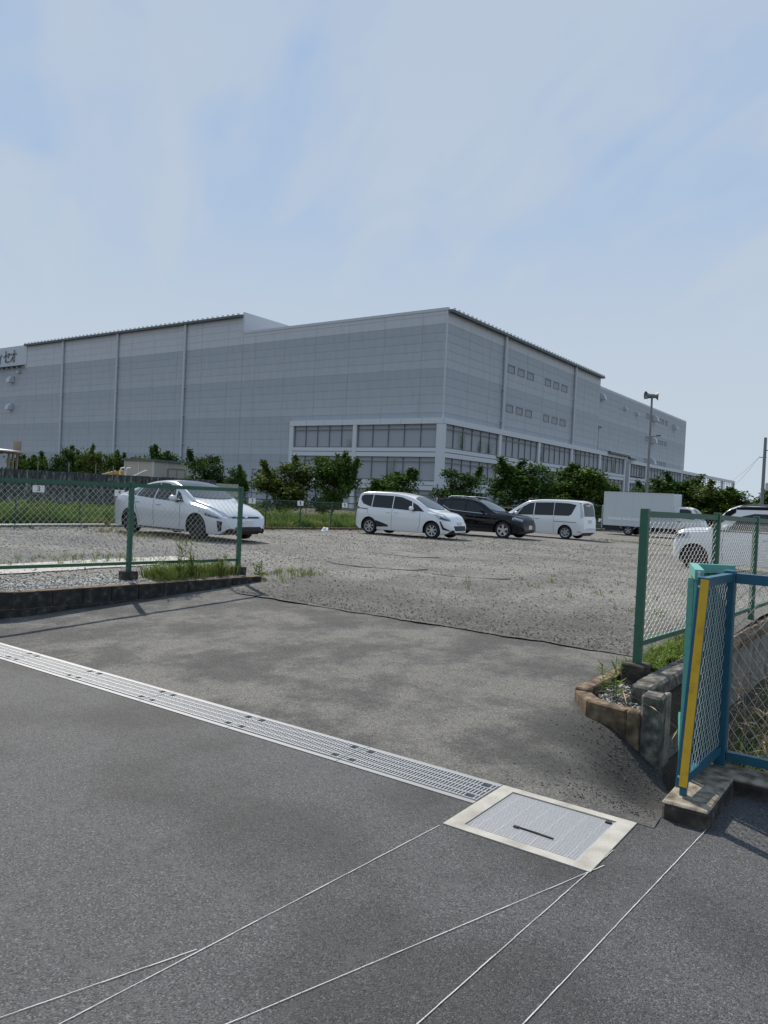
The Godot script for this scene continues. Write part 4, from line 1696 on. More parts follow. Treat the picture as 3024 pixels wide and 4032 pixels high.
func wheel(parent: Node3D, at: Vector3, R: float, w: float, side: int, spokes: int, m_rim: Material, twin := false, steel := false) -> void:
	var d := Vector3(0, 0, side)
	var ty := MB.new()
	var ri := R * (0.62 if steel else 0.69)
	ty.lathe(Vector3.ZERO, d, [Vector2(-w, ri), Vector2(-w, R * 0.93), Vector2(-w * 0.85, R * 0.99), Vector2(-w * 0.5, R), Vector2(-w * 0.12, R * 0.99), Vector2(0.0, R * 0.93), Vector2(0.008, R * 0.82), Vector2(0.0, ri), Vector2(-0.02, ri - 0.006), Vector2(-w * 0.9, ri - 0.01)], 32)
	var o := part("wheel", ty, M.rubber, parent, at)
	var disc := MB.new()
	disc.lathe(Vector3.ZERO, d, [Vector2(-0.075, ri), Vector2(-0.07, 0.0)], 24)
	part("brake_disc", disc, M.hubdark, o)
	var rim := MB.new()
	rim.lathe(Vector3.ZERO, d, [Vector2(-0.02, ri), Vector2(-0.004, ri - 0.003), Vector2(-0.012, ri - 0.022), Vector2(-0.05, ri - 0.03)], 32)
	var dish := -0.022 if not steel else -0.05
	rim.lathe(Vector3.ZERO, d, [Vector2(dish - 0.02, ri * 0.24), Vector2(dish + 0.006, ri * 0.22), Vector2(dish + 0.01, 0.0)], 16)
	for k in spokes:
		var a := TAU * (k + 0.25) / spokes
		var u := Vector3(cos(a), sin(a), 0)
		var t := Vector3(-sin(a), cos(a), 0)
		var w0 := ri * (0.17 if spokes <= 6 else 0.12)
		var w1 := ri * (0.26 if spokes <= 6 else 0.14)
		var z0 := d * dish
		var z1 := d * -0.016
		var i0 := u * ri * 0.15
		var i1 := u * (ri - 0.012)
		var e := [i0 - t * w0 + z0, i0 + t * w0 + z0, i1 + t * w1 * 0.7 + z1, i1 - t * w1 * 0.7 + z1]
		if side > 0:
			rim.quad(e[0], e[3], e[2], e[1])
		else:
			rim.quad(e[0], e[1], e[2], e[3])
		var bk := d * -0.03
		rim.quad(e[1], e[1] + bk, e[2] + bk, e[2])
		rim.quad(e[0] + bk, e[0], e[3], e[3] + bk)
	part("rim", rim, m_rim, o)


func car_base(called: String, label: String, group: String, sh: Shell, m_body: Material, at: Vector3, heading: float, spokes: int, m_rim: Material) -> Node3D:
	# `at`: ground under the middle of the rear axle
	var t := thing(called, label, "car", at, group)
	t.rotation.y = heading
	var s := sh.s
	var holder := Node3D.new()
	var off := Vector3(-s.xr, 0, 0)
	holder.free()
	var bm := body_mesh(sh)
	t.set_meta("label", label)
	part("body", bm, m_body, t, off)
	var ub := MB.new()
	var hw: float = Shell.at(s.plan, sh.length * 0.5)
	ub.span(Vector3(0.18, s.low - 0.02, -hw + 0.24), Vector3(sh.length - 0.3, s.low + 0.10, hw - 0.24))
	for w in [s.xr, s.xf]:
		ub.span(Vector3(w - s.arch - 0.02, s.low + 0.10, -hw + 0.26), Vector3(w + s.arch + 0.02, s.R + s.arch + 0.03, hw - 0.26))
	for sgn in [-1, 1]:
		ub.span(Vector3(s.xr + s.arch + 0.02, s.low - 0.01, sgn * (hw - 0.24)), Vector3(s.xf - s.arch - 0.02, s.low + 0.04, sgn * (hw - 0.06)))
	part("underbody", ub, M.trimb, t, off)
	for sgn in [-1, 1]:
		for w in [s.xr, s.xf]:
			wheel(t, Vector3(w, s.R, sgn * (s.track)) + off, s.R, 0.2, sgn, spokes, m_rim)
			# lining of the wheel arch
			var li := MB.new()
			var a0 := asin(clampf((s.low - s.R) / s.arch, -1, 1))
			for k in 14:
				var p := lerpf(a0, PI - a0, k / 14.0)
				var q := lerpf(a0, PI - a0, (k + 1) / 14.0)
				var P := Vector3(w + cos(p) * s.arch, s.R + sin(p) * s.arch, 0)
				var Q := Vector3(w + cos(q) * s.arch, s.R + sin(q) * s.arch, 0)
				var wp: float = sh.side_w(P.x, P.y) - 0.002
				var wq: float = sh.side_w(Q.x, Q.y) - 0.002
				li.quad(P + Vector3(0, 0, sgn * wp), Q + Vector3(0, 0, sgn * wq), Q + Vector3(0, 0, sgn * 0.5), P + Vector3(0, 0, sgn * 0.5))
			part("arch_lining", li, M.trimb, t, off)
	return t


func v2(a: Array) -> Array:
	var out := []
	for i in range(0, a.size(), 2):
		out.append(Vector2(a[i], a[i + 1]))
	return out


func mirror(sh: Shell, t: Node3D, off: Vector3, x: float, y: float, m: Material) -> void:
	for sgn in [-1, 1]:
		var w := sh.side_w(x, y)
		var b := MB.new()
		b.lathe(Vector3(x + 0.07, y + 0.05, sgn * (w + 0.13)), Vector3(-1, 0, 0), [Vector2(-0.01, 0.0), Vector2(0.0, 0.05), Vector2(0.05, 0.078), Vector2(0.11, 0.085), Vector2(0.125, 0.078), Vector2(0.118, 0.0)], 12)
		for i in b.v.size():
			b.v[i].z = sgn * (w + 0.13) + (b.v[i].z - sgn * (w + 0.13)) * 1.35
		var o := part("mirror", b, m, t, off)
		var st := MB.new()
		st.cbox(Vector3(x + 0.03, y - 0.02, sgn * (w + 0.03)), Vector3(0.07, 0.05, 0.12), 0.01)
		part("mirror_arm", st, M.trimb, o)


func plate_on(sh: Shell, t: Node3D, off: Vector3, y: float, dir: int) -> void:
	var m := MB.new()
	m.cbox(Vector3(0, 0, 0), Vector3(0.012, 0.165, 0.33), 0.004)
	part("number_plate", m, M.plate, t, off + Vector3(sh.end_x(0.0, y, dir) + dir * 0.014, y, 0))


func make_hybrid_hatch() -> void:
	var sh := Shell.new({
		"L": 4.575, "low": 0.19, "xr": 0.92, "xf": 3.62, "R": 0.312, "arch": 0.37, "track": 0.835,
		"top": [[0.0, 0.55], [0.03, 0.86], [0.07, 1.02], [0.14, 1.065], [0.4, 1.12], [0.8, 1.25], [1.25, 1.375], [1.7, 1.45], [2.05, 1.472], [2.4, 1.45], [2.7, 1.375], [3.0, 1.235], [3.3, 1.075], [3.42, 1.015], [3.6, 0.975], [3.9, 0.905], [4.2, 0.80], [4.38, 0.70], [4.49, 0.58], [4.55, 0.46], [4.575, 0.36]],
		"plan": [[0.0, 0.62], [0.05, 0.72], [0.2, 0.80], [0.6, 0.862], [1.4, 0.88], [3.5, 0.88], [4.0, 0.855], [4.3, 0.775], [4.48, 0.64], [4.575, 0.45]],
		"roofw": [[0.0, 0.56], [0.3, 0.60], [1.0, 0.53], [2.0, 0.55], [2.6, 0.575], [3.35, 0.66], [3.7, 0.66], [4.2, 0.58], [4.5, 0.45]],
		"belt": [[0.0, 0.92], [0.4, 1.0], [1.0, 0.985], [2.0, 0.935], [3.2, 0.885], [3.9, 0.80], [4.4, 0.6]],
	})
	var at := Vector3(-17.27, lot_y(-16.0, -13.62) + 0.004, -13.62)
	var t := car_base("hatchback", "silver-white sloping hatchback parked behind the kerb fence", "parked cars", sh, M.pearl, at, deg_to_rad(-1.5), 5, M.hubdark)
	var off := Vector3(-sh.s.xr, 0, 0)
	part("windscreen", top_patch(sh, [2.34, 2.44], [3.40, 3.27], [0.545, 0.655]), M.wshield, t, off)
	part("rear_window", top_patch(sh, [0.32, 0.42], [1.25, 1.2], [0.50, 0.50]), M.glass, t, off)
	for sgn in [-1, 1]:
		part("rear_quarter_window", side_patch(sh, v2([0.62, 1.045, 1.12, 1.02]), v2([0.85, 1.17, 1.14, 1.265]), sgn), M.glass, t, off)
		part("rear_door_window", side_patch(sh, v2([1.17, 1.015, 1.92, 0.965]), v2([1.19, 1.275, 1.5, 1.345, 1.90, 1.385]), sgn), M.glass, t, off)
		part("front_door_window", side_patch(sh, v2([1.97, 0.962, 2.78, 0.925]), v2([1.95, 1.388, 2.3, 1.365, 2.62, 1.25]), sgn), M.glass, t, off)
		part("quarter_light", side_patch(sh, v2([2.82, 0.925, 3.12, 0.92]), v2([2.72, 1.20, 2.86, 1.13]), sgn), M.glass, t, off)
		part("door_gap", seam(sh, v2([1.94, 0.94, 1.96, 0.5, 1.98, 0.28]), sgn), M.seam, t, off)
		part("door_gap", seam(sh, v2([3.0, 0.86, 3.05, 0.5, 3.0, 0.28]), sgn), M.seam, t, off)
		part("door_gap", seam(sh, v2([1.1, 0.98, 1.25, 0.62, 1.4, 0.3]), sgn), M.seam, t, off)
		for x in [1.25, 2.15]:
			var h := MB.new()
			h.cbox(Vector3(x, 0.86 - (x - 1.25) * 0.045, sgn * (sh.side_w(x, 0.85) + 0.012)), Vector3(0.2, 0.03, 0.03), 0.01)
			part("door_handle", h, M.chrome, t, off)
		part("headlamp", side_patch(sh, v2([3.72, 0.70, 4.05, 0.60, 4.40, 0.55]), v2([3.72, 0.76, 4.05, 0.715, 4.38, 0.63]), sgn, 0.01), M.lens, t, off)
		part("headlamp_inner", side_patch(sh, v2([3.95, 0.635, 4.36, 0.565]), v2([3.95, 0.70, 4.34, 0.60]), sgn, 0.016), M.lensdark, t, off)
		part("bumper_vent", side_patch(sh, v2([4.33, 0.26, 4.40, 0.27]), v2([4.30, 0.52, 4.42, 0.50]), sgn, 0.008, 6, 6), M.trimb, t, off)
		part("tail_lamp", side_patch(sh, v2([0.03, 0.86, 0.26, 0.93]), v2([0.03, 0.97, 0.24, 1.0]), sgn, 0.012), M.redlens, t, off)
		part("sill_trim", side_patch(sh, v2([1.32, 0.205, 3.2, 0.205]), v2([1.32, 0.235, 3.2, 0.235]), sgn, 0.006, 14, 1), M.trimb, t, off)
	part("upper_grille", end_patch(sh, v2([-0.50, 0.585, 0.50, 0.585]), v2([-0.52, 0.625, 0.52, 0.625]), 1), M.trimb, t, off)
	part("lower_grille", end_patch(sh, v2([-0.52, 0.27, 0.52, 0.27]), v2([-0.40, 0.38, 0.40, 0.38]), 1), M.trimb, t, off)
	var bd := MB.new()
	bd.lathe(Vector3.ZERO, Vector3(1, 0, 0), [Vector2(0, 0.055), Vector2(0.008, 0.05), Vector2(0.012, 0.0)], 16)
	part("badge", bd, M.chrome, t, off + Vector3(sh.end_x(0, 0.61, 1) + 0.012, 0.61, 0))
	plate_on(sh, t, off, 0.45, 1)
	mirror(sh, t, off, 2.86, 0.95, M.pearl)


func make_small_minivan() -> void:
	var sh := Shell.new({
		"L": 4.26, "low": 0.2, "xr": 0.72, "xf": 3.47, "R": 0.31, "arch": 0.365, "track": 0.80,
		"top": [[0.0, 0.55], [0.03, 0.92], [0.07, 1.15], [0.14, 1.46], [0.2, 1.58], [0.34, 1.635], [0.9, 1.672], [1.6, 1.665], [2.1, 1.61], [2.5, 1.52], [2.8, 1.385], [3.1, 1.225], [3.36, 1.085], [3.5, 1.03], [3.75, 0.975], [3.98, 0.88], [4.12, 0.75], [4.2, 0.56], [4.24, 0.44], [4.26, 0.34]],
		"plan": [[0.0, 0.66], [0.08, 0.77], [0.3, 0.83], [0.8, 0.848], [3.4, 0.848], [3.8, 0.825], [4.05, 0.74], [4.2, 0.58], [4.26, 0.42]],
		"roofw": [[0.0, 0.6], [0.3, 0.62], [1.2, 0.62], [2.5, 0.61], [3.3, 0.66], [3.7, 0.64], [4.1, 0.5], [4.26, 0.3]],
		"belt": [[0.0, 0.90], [0.6, 1.02], [1.2, 1.04], [2.2, 0.985], [3.2, 0.95], [3.8, 0.88], [4.2, 0.5]],
	})
	var at := Vector3(-17.55, lot_y(-16.0, -24.6) + 0.004, -24.65)
	var t := car_base("compact_minivan", "white compact minivan with black flank wedge, parked beside the black SUV", "parked cars", sh, M.pwhite, at, deg_to_rad(3.0), 7, M.alloy)
	var off := Vector3(-sh.s.xr, 0, 0)
	part("windscreen", top_patch(sh, [2.52, 2.62], [3.42, 3.18], [0.56, 0.67]), M.wshield, t, off)
	part("rear_window", end_patch(sh, v2([-0.55, 1.08, 0.55, 1.08]), v2([-0.5, 1.48, 0.5, 1.48]), -1), M.glass, t, off)
	for sgn in [-1, 1]:
		part("rear_quarter_window", side_patch(sh, v2([0.27, 1.32, 0.40, 1.16, 0.80, 1.055]), v2([0.27, 1.44, 0.40, 1.515, 0.82, 1.525]), sgn), M.glass, t, off)
		part("rear_door_window", side_patch(sh, v2([0.84, 1.05, 1.74, 1.03]), v2([0.86, 1.525, 1.74, 1.505]), sgn), M.glass, t, off)
		part("front_door_window", side_patch(sh, v2([1.78, 1.028, 2.62, 0.99]), v2([1.78, 1.503, 2.1, 1.475, 2.55, 1.33]), sgn), M.glass, t, off)
		part("quarter_light", side_patch(sh, v2([2.66, 0.99, 3.14, 0.975]), v2([2.60, 1.30, 2.82, 1.20]), sgn), M.glass, t, off)
		part("door_gap", seam(sh, v2([1.76, 1.0, 1.75, 0.6, 1.74, 0.26]), sgn), M.seam, t, off)
		part("door_gap", seam(sh, v2([0.62, 1.02, 0.68, 0.78, 0.78, 0.62]), sgn), M.seam, t, off)
		part("door_gap", seam(sh, v2([2.98, 0.94, 2.98, 0.5, 2.90, 0.26]), sgn), M.seam, t, off)
		part("slide_rail", seam(sh, v2([0.12, 0.99, 0.62, 0.965]), sgn, 0.03, 0.006), M.trimb, t, off)
		part("flank_wedge", side_patch(sh, v2([1.09, 0.30, 1.60, 0.335]), v2([1.02, 0.56, 1.25, 0.50, 1.60, 0.40]), sgn), M.trimb, t, off)
		for x in [1.60, 1.95]:
			var h := MB.new()
			h.cbox(Vector3(x, 0.885, sgn * (sh.side_w(x, 0.885) + 0.014)), Vector3(0.19, 0.035, 0.03), 0.012)
			part("door_handle", h, M.pwhite, t, off)
		part("headlamp", side_patch(sh, v2([3.58, 0.88, 3.75, 0.74, 4.13, 0.66]), v2([3.62, 0.95, 3.85, 0.875, 4.10, 0.745]), sgn, 0.012), M.lens, t, off)
		part("headlamp_inner", side_patch(sh, v2([3.80, 0.75, 4.10, 0.675]), v2([3.84, 0.83, 4.06, 0.73]), sgn, 0.018), M.lensdark, t, off)
		part("bumper_trim", side_patch(sh, v2([3.80, 0.66, 3.92, 0.36, 4.17, 0.31]), v2([3.85, 0.66, 3.97, 0.44, 4.15, 0.35]), sgn, 0.01), M.trimb, t, off)
		part("tail_lamp", side_patch(sh, v2([0.04, 0.90, 0.20, 0.98]), v2([0.06, 1.06, 0.20, 1.06]), sgn, 0.014), M.redlens, t, off)
		part("rear_trim", side_patch(sh, v2([0.035, 0.45, 0.06, 0.45]), v2([0.06, 0.9, 0.10, 0.9]), sgn, 0.01, 4, 8), M.trimb, t, off)
	part("grille", end_patch(sh, v2([-0.42, 0.32, 0.42, 0.32]), v2([-0.46, 0.50, 0.46, 0.50]), 1), M.trimb, t, off)
	var bd := MB.new()
	bd.lathe(Vector3.ZERO, Vector3(1, 0.5, 0), [Vector2(0, 0.055), Vector2(0.008, 0.05), Vector2(0.012, 0.0)], 16)
	part("badge", bd, M.chrome, t, off + Vector3(sh.end_x(0, 0.78, 1) + 0.012, 0.78, 0))
	plate_on(sh, t, off, 0.56, 1)
	mirror(sh, t, off, 2.66, 1.02, M.pwhite)


func make_suv() -> void:
	var sh := Shell.new({
		"L": 4.425, "low": 0.24, "xr": 0.86, "xf": 3.56, "R": 0.355, "arch": 0.43, "track": 0.885,
		"top": [[0.0, 0.6], [0.03, 0.95], [0.1, 1.25], [0.18, 1.45], [0.24, 1.56], [0.5, 1.615], [1.2, 1.652], [1.75, 1.63], [2.15, 1.565], [2.45, 1.45], [2.75, 1.29], [3.02, 1.135], [3.15, 1.085], [3.5, 1.05], [4.0, 0.985], [4.22, 0.93], [4.33, 0.82], [4.385, 0.65], [4.41, 0.5], [4.425, 0.4]],
		"plan": [[0.0, 0.72], [0.1, 0.82], [0.35, 0.90], [0.9, 0.935], [3.6, 0.935], [4.0, 0.90], [4.25, 0.80], [4.38, 0.66], [4.425, 0.55]],
		"roofw": [[0.0, 0.62], [0.3, 0.62], [1.5, 0.60], [2.3, 0.61], [3.1, 0.72], [3.6, 0.74], [4.1, 0.68], [4.4, 0.5]],
		"belt": [[0.0, 1.0], [0.5, 1.10], [1.2, 1.06], [2.2, 1.0], [3.2, 0.965], [4.0, 0.9], [4.4, 0.6]],
	})
	var at := Vector3(-17.1, lot_y(-16.0, -29.9) + 0.004, -29.87)
	var t := car_base("suv", "black SUV with silver roof bars parked between two white cars", "parked cars", sh, M.pnavy, at, deg_to_rad(1.0), 5, M.alloy)
	var off := Vector3(-sh.s.xr, 0, 0)
	part("windscreen", top_patch(sh, [2.16, 2.28], [3.08, 2.86], [0.56, 0.71]), M.wshield, t, off)
	for sgn in [-1, 1]:
		part("rear_quarter_window", side_patch(sh, v2([0.62, 1.30, 0.98, 1.13]), v2([0.72, 1.45, 1.02, 1.49]), sgn), M.glass, t, off)
		part("rear_door_window", side_patch(sh, v2([1.02, 1.10, 1.72, 1.06]), v2([1.05, 1.49, 1.72, 1.48]), sgn), M.glass, t, off)
		part("front_door_window", side_patch(sh, v2([1.80, 1.055, 2.80, 1.01]), v2([1.80, 1.475, 2.1, 1.44, 2.44, 1.30]), sgn), M.glass, t, off)
		part("window_trim", seam(sh, v2([0.62, 1.28, 1.0, 1.10, 1.75, 1.045, 2.8, 0.995]), sgn, 0.018, 0.009), M.alloy, t, off)
		part("door_gap", seam(sh, v2([1.76, 1.03, 1.78, 0.6, 1.80, 0.32]), sgn), M.trimb, t, off)
		part("door_gap", seam(sh, v2([2.86, 0.98, 2.92, 0.6, 2.86, 0.32]), sgn), M.trimb, t, off)
		part("sill_trim", side_patch(sh, v2([1.32, 0.25, 3.10, 0.25]), v2([1.32, 0.37, 3.10, 0.37]), sgn, 0.008), M.trimb, t, off)
		var rb := MB.new()
		rb.path([Vector3(0.75, 1.63, sgn * 0.60), Vector3(0.9, 1.685, sgn * 0.60), Vector3(1.5, 1.70, sgn * 0.60), Vector3(2.0, 1.665, sgn * 0.61), Vector3(2.2, 1.60, sgn * 0.62)], 0.018, 8)
		part("roof_bar", rb, M.alloy, t, off)
		for x in [1.55, 2.5]:
			var h := MB.new()
			h.cbox(Vector3(x, 0.93 - 0.02 * x, sgn * (sh.side_w(x, 0.9) + 0.014)), Vector3(0.2, 0.032, 0.03), 0.01)
			part("door_handle", h, M.pnavy, t, off)
		part("headlamp", side_patch(sh, v2([3.98, 0.80, 4.33, 0.73]), v2([3.98, 0.92, 4.31, 0.845]), sgn, 0.012), M.lens, t, off)
		part("headlamp_inner", side_patch(sh, v2([4.02, 0.80, 4.31, 0.74]), v2([4.04, 0.855, 4.29, 0.78]), sgn, 0.018), M.lensdark, t, off)
		part("tail_lamp", side_patch(sh, v2([0.06, 1.0, 0.16, 1.0]), v2([0.20, 1.45, 0.30, 1.42]), sgn, 0.014, 4, 8), M.redlens, t, off)
	part("grille", end_patch(sh, v2([-0.40, 0.56, 0.40, 0.56]), v2([-0.46, 0.80, 0.46, 0.80]), 1), M.trimb, t, off)
	part("spoiler", top_patch(sh, [0.10, 0.14], [0.5, 0.5], [0.6, 0.6], 0.02), M.pnavy, t, off)
	plate_on(sh, t, off, 0.5, 1)
	mirror(sh, t, off, 2.62, 1.06, M.pnavy)


func make_minivan() -> void:
	var sh := Shell.new({
		"L": 4.69, "low": 0.2, "xr": 0.90, "xf": 3.76, "R": 0.315, "arch": 0.365, "track": 0.80,
		"top": [[0.0, 0.55], [0.03, 0.95], [0.08, 1.3], [0.15, 1.62], [0.22, 1.765], [0.4, 1.83], [1.2, 1.862], [2.2, 1.845], [2.8, 1.775], [3.15, 1.65], [3.5, 1.44], [3.85, 1.22], [4.05, 1.11], [4.3, 1.03], [4.5, 0.9], [4.62, 0.66], [4.67, 0.45], [4.69, 0.35]],
		"plan": [[0.0, 0.70], [0.08, 0.79], [0.3, 0.835], [0.8, 0.848], [3.8, 0.848], [4.3, 0.80], [4.55, 0.66], [4.69, 0.45]],
		"roofw": [[0.0, 0.62], [0.4, 0.64], [1.5, 0.64], [2.8, 0.62], [3.9, 0.66], [4.3, 0.62], [4.6, 0.45]],
		"belt": [[0.0, 0.98], [1.0, 1.02], [2.2, 1.0], [3.5, 0.97], [4.2, 0.9], [4.6, 0.55]],
	})
	var at := Vector3(-13.75, lot_y(-14.0, -35.1) + 0.004, -35.15)
	var t := car_base("minivan", "tall white minivan with dark side windows, its tail towards the truck", "parked cars", sh, M.pwhite, at, deg_to_rad(178.0), 6, M.alloy)
	var off := Vector3(-sh.s.xr, 0, 0)
	part("windscreen", top_patch(sh, [2.98, 3.06], [3.98, 3.75], [0.57, 0.68]), M.wshield, t, off)
	part("rear_window", end_patch(sh, v2([-0.62, 1.10, 0.62, 1.10]), v2([-0.56, 1.66, 0.56, 1.66]), -1), M.glass, t, off)
	for sgn in [-1, 1]:
		part("rear_quarter_window", side_patch(sh, v2([0.62, 1.18, 0.75, 1.10, 1.5, 1.085]), v2([0.42, 1.62, 0.75, 1.685, 1.5, 1.70]), sgn), M.glass, t, off)
		part("rear_door_window", side_patch(sh, v2([1.53, 1.085, 2.52, 1.06]), v2([1.53, 1.70, 2.52, 1.66]), sgn), M.glass, t, off)
		part("front_door_window", side_patch(sh, v2([2.57, 1.06, 3.45, 1.03]), v2([2.57, 1.655, 2.8, 1.62, 3.15, 1.44]), sgn), M.glass, t, off)
		part("quarter_light", side_patch(sh, v2([3.50, 1.03, 3.78, 1.02]), v2([3.22, 1.40, 3.36, 1.32]), sgn), M.glass, t, off)
		part("door_gap", seam(sh, v2([1.50, 1.06, 1.49, 0.6, 1.45, 0.28]), sgn), M.seam, t, off)
		part("door_gap", seam(sh, v2([2.54, 1.04, 2.54, 0.6, 2.52, 0.26]), sgn), M.seam, t, off)
		part("door_gap", seam(sh, v2([3.35, 1.0, 3.36, 0.6, 3.28, 0.28]), sgn), M.seam, t, off)
		part("slide_rail", seam(sh, v2([0.35, 0.80, 1.5, 0.815]), sgn, 0.022, 0.005), M.trimb, t, off)
		for x in [2.36, 2.72]:
			var h := MB.new()
			h.cbox(Vector3(x, 0.90, sgn * (sh.side_w(x, 0.9) + 0.014)), Vector3(0.2, 0.035, 0.03), 0.012)
			part("door_handle", h, M.chrome, t, off)
		part("tail_lamp", side_patch(sh, v2([0.05, 1.02, 0.17, 1.02]), v2([0.14, 1.66, 0.24, 1.66]), sgn, 0.012, 4, 8), M.lens, t, off)
		part("tail_lamp_red", side_patch(sh, v2([0.10, 1.66, 0.25, 1.68]), v2([0.16, 1.72, 0.28, 1.73]), sgn, 0.014, 4, 2), M.redlens, t, off)
		part("reflector", side_patch(sh, v2([0.10, 0.36, 0.28, 0.36]), v2([0.10, 0.39, 0.28, 0.39]), sgn, 0.008, 4, 1), M.redlens, t, off)
		part("headlamp", side_patch(sh, v2([4.1, 0.72, 4.55, 0.66]), v2([4.1, 0.86, 4.52, 0.78]), sgn, 0.012), M.lens, t, off)
	plate_on(sh, t, off, 0.86, -1)
	mirror(sh, t, off, 3.42, 1.06, M.pwhite)


func make_boxy_van() -> void:
	var sh := Shell.new({
		"L": 3.98, "low": 0.2, "xr": 0.68, "xf": 3.36, "R": 0.325, "arch": 0.385, "track": 0.795, "crown": 0.05,
		"top": [[0.0, 0.6], [0.03, 1.0], [0.07, 1.45], [0.14, 1.70], [0.3, 1.79], [0.8, 1.83], [1.8, 1.835], [2.3, 1.805], [2.48, 1.75], [2.7, 1.56], [2.88, 1.36], [3.02, 1.21], [3.12, 1.16], [3.5, 1.13], [3.78, 1.09], [3.88, 1.0], [3.93, 0.84], [3.96, 0.62], [3.98, 0.4]],
		"plan": [[0.0, 0.70], [0.08, 0.79], [0.3, 0.83], [0.8, 0.84], [3.3, 0.84], [3.7, 0.82], [3.88, 0.74], [3.96, 0.62], [3.98, 0.55]],
		"roofw": [[0.0, 0.66], [0.4, 0.69], [2.3, 0.68], [3.0, 0.72], [3.6, 0.70], [3.95, 0.55]],
		"belt": [[0.0, 1.0], [1.0, 1.06], [2.6, 1.05], [3.2, 1.02], [3.8, 0.95], [3.95, 0.7]],
	})
	# nose towards -x
	var at := Vector3(-2.42, lot_y(-4.0, -22.6) + 0.004, -22.75)
	var t := car_base("boxy_van", "boxy white van with a black roof behind the bright mesh fence", "parked cars", sh, M.pwhite, at, deg_to_rad(180.0), 6, M.hubdark)
	var off := Vector3(-sh.s.xr, 0, 0)
	part("windscreen", top_patch(sh, [2.46, 2.50], [3.06, 2.96], [0.63, 0.70]), M.wshield, t, off)
	# black roof skin and windscreen surround
	part("roof_skin", top_patch(sh, [0.16, 0.20], [2.44, 2.46], [0.70, 0.69], 0.004), M.pblack, t, off)
	for sgn in [-1, 1]:
		part("roof_side", side_patch(sh, v2([0.2, 1.655, 1.2, 1.70, 2.35, 1.67]), v2([0.25, 1.73, 1.2, 1.79, 2.35, 1.755]), sgn, 0.006), M.pblack, t, off)
		part("roof_pillar", side_patch(sh, v2([2.35, 1.60, 2.6, 1.40, 2.86, 1.14]), v2([2.36, 1.76, 2.66, 1.555, 2.98, 1.19]), sgn, 0.007), M.pblack, t, off)
		part("rear_door_window", side_patch(sh, v2([0.35, 1.12, 1.28, 1.13]), v2([0.40, 1.56, 1.28, 1.585]), sgn, 0.008), M.glass, t, off)
		part("front_door_window", side_patch(sh, v2([1.32, 1.13, 2.55, 1.12]), v2([1.32, 1.585, 1.9, 1.58, 2.2, 1.50]), sgn, 0.008), M.glass, t, off)
		part("window_sill", seam(sh, v2([0.3, 1.085, 2.75, 1.085]), sgn, 0.03, 0.007), M.trimb, t, off)
		part("door_gap", seam(sh, v2([1.30, 1.06, 1.29, 0.6, 1.26, 0.28]), sgn), M.seam, t, off)
		part("door_gap", seam(sh, v2([2.62, 1.02, 2.66, 0.6, 2.6, 0.28]), sgn), M.seam, t, off)
		for x in [1.1, 1.55]:
			var h := MB.new()
			h.cbox(Vector3(x, 0.90, sgn * (sh.side_w(x, 0.9) + 0.014)), Vector3(0.22, 0.035, 0.03), 0.012)
			part("door_handle", h, M.chrome, t, off)
		part("headlamp", side_patch(sh, v2([3.48, 0.84, 3.90, 0.80]), v2([3.50, 1.0, 3.88, 0.97]), sgn, 0.012), M.lens, t, off)
		part("headlamp_inner", side_patch(sh, v2([3.60, 0.88, 3.88, 0.85]), v2([3.62, 0.95, 3.87, 0.93]), sgn, 0.018), M.lensdark, t, off)
		part("tail_lamp", side_patch(sh, v2([0.05, 0.9, 0.18, 0.9]), v2([0.09, 1.4, 0.20, 1.4]), sgn, 0.012, 4, 8), M.redlens, t, off)
	part("grille", end_patch(sh, v2([-0.45, 0.5, 0.45, 0.5]), v2([-0.45, 0.75, 0.45, 0.75]), 1), M.trimb, t, off)
	mirror(sh, t, off, 2.55, 1.13, M.pwhite)


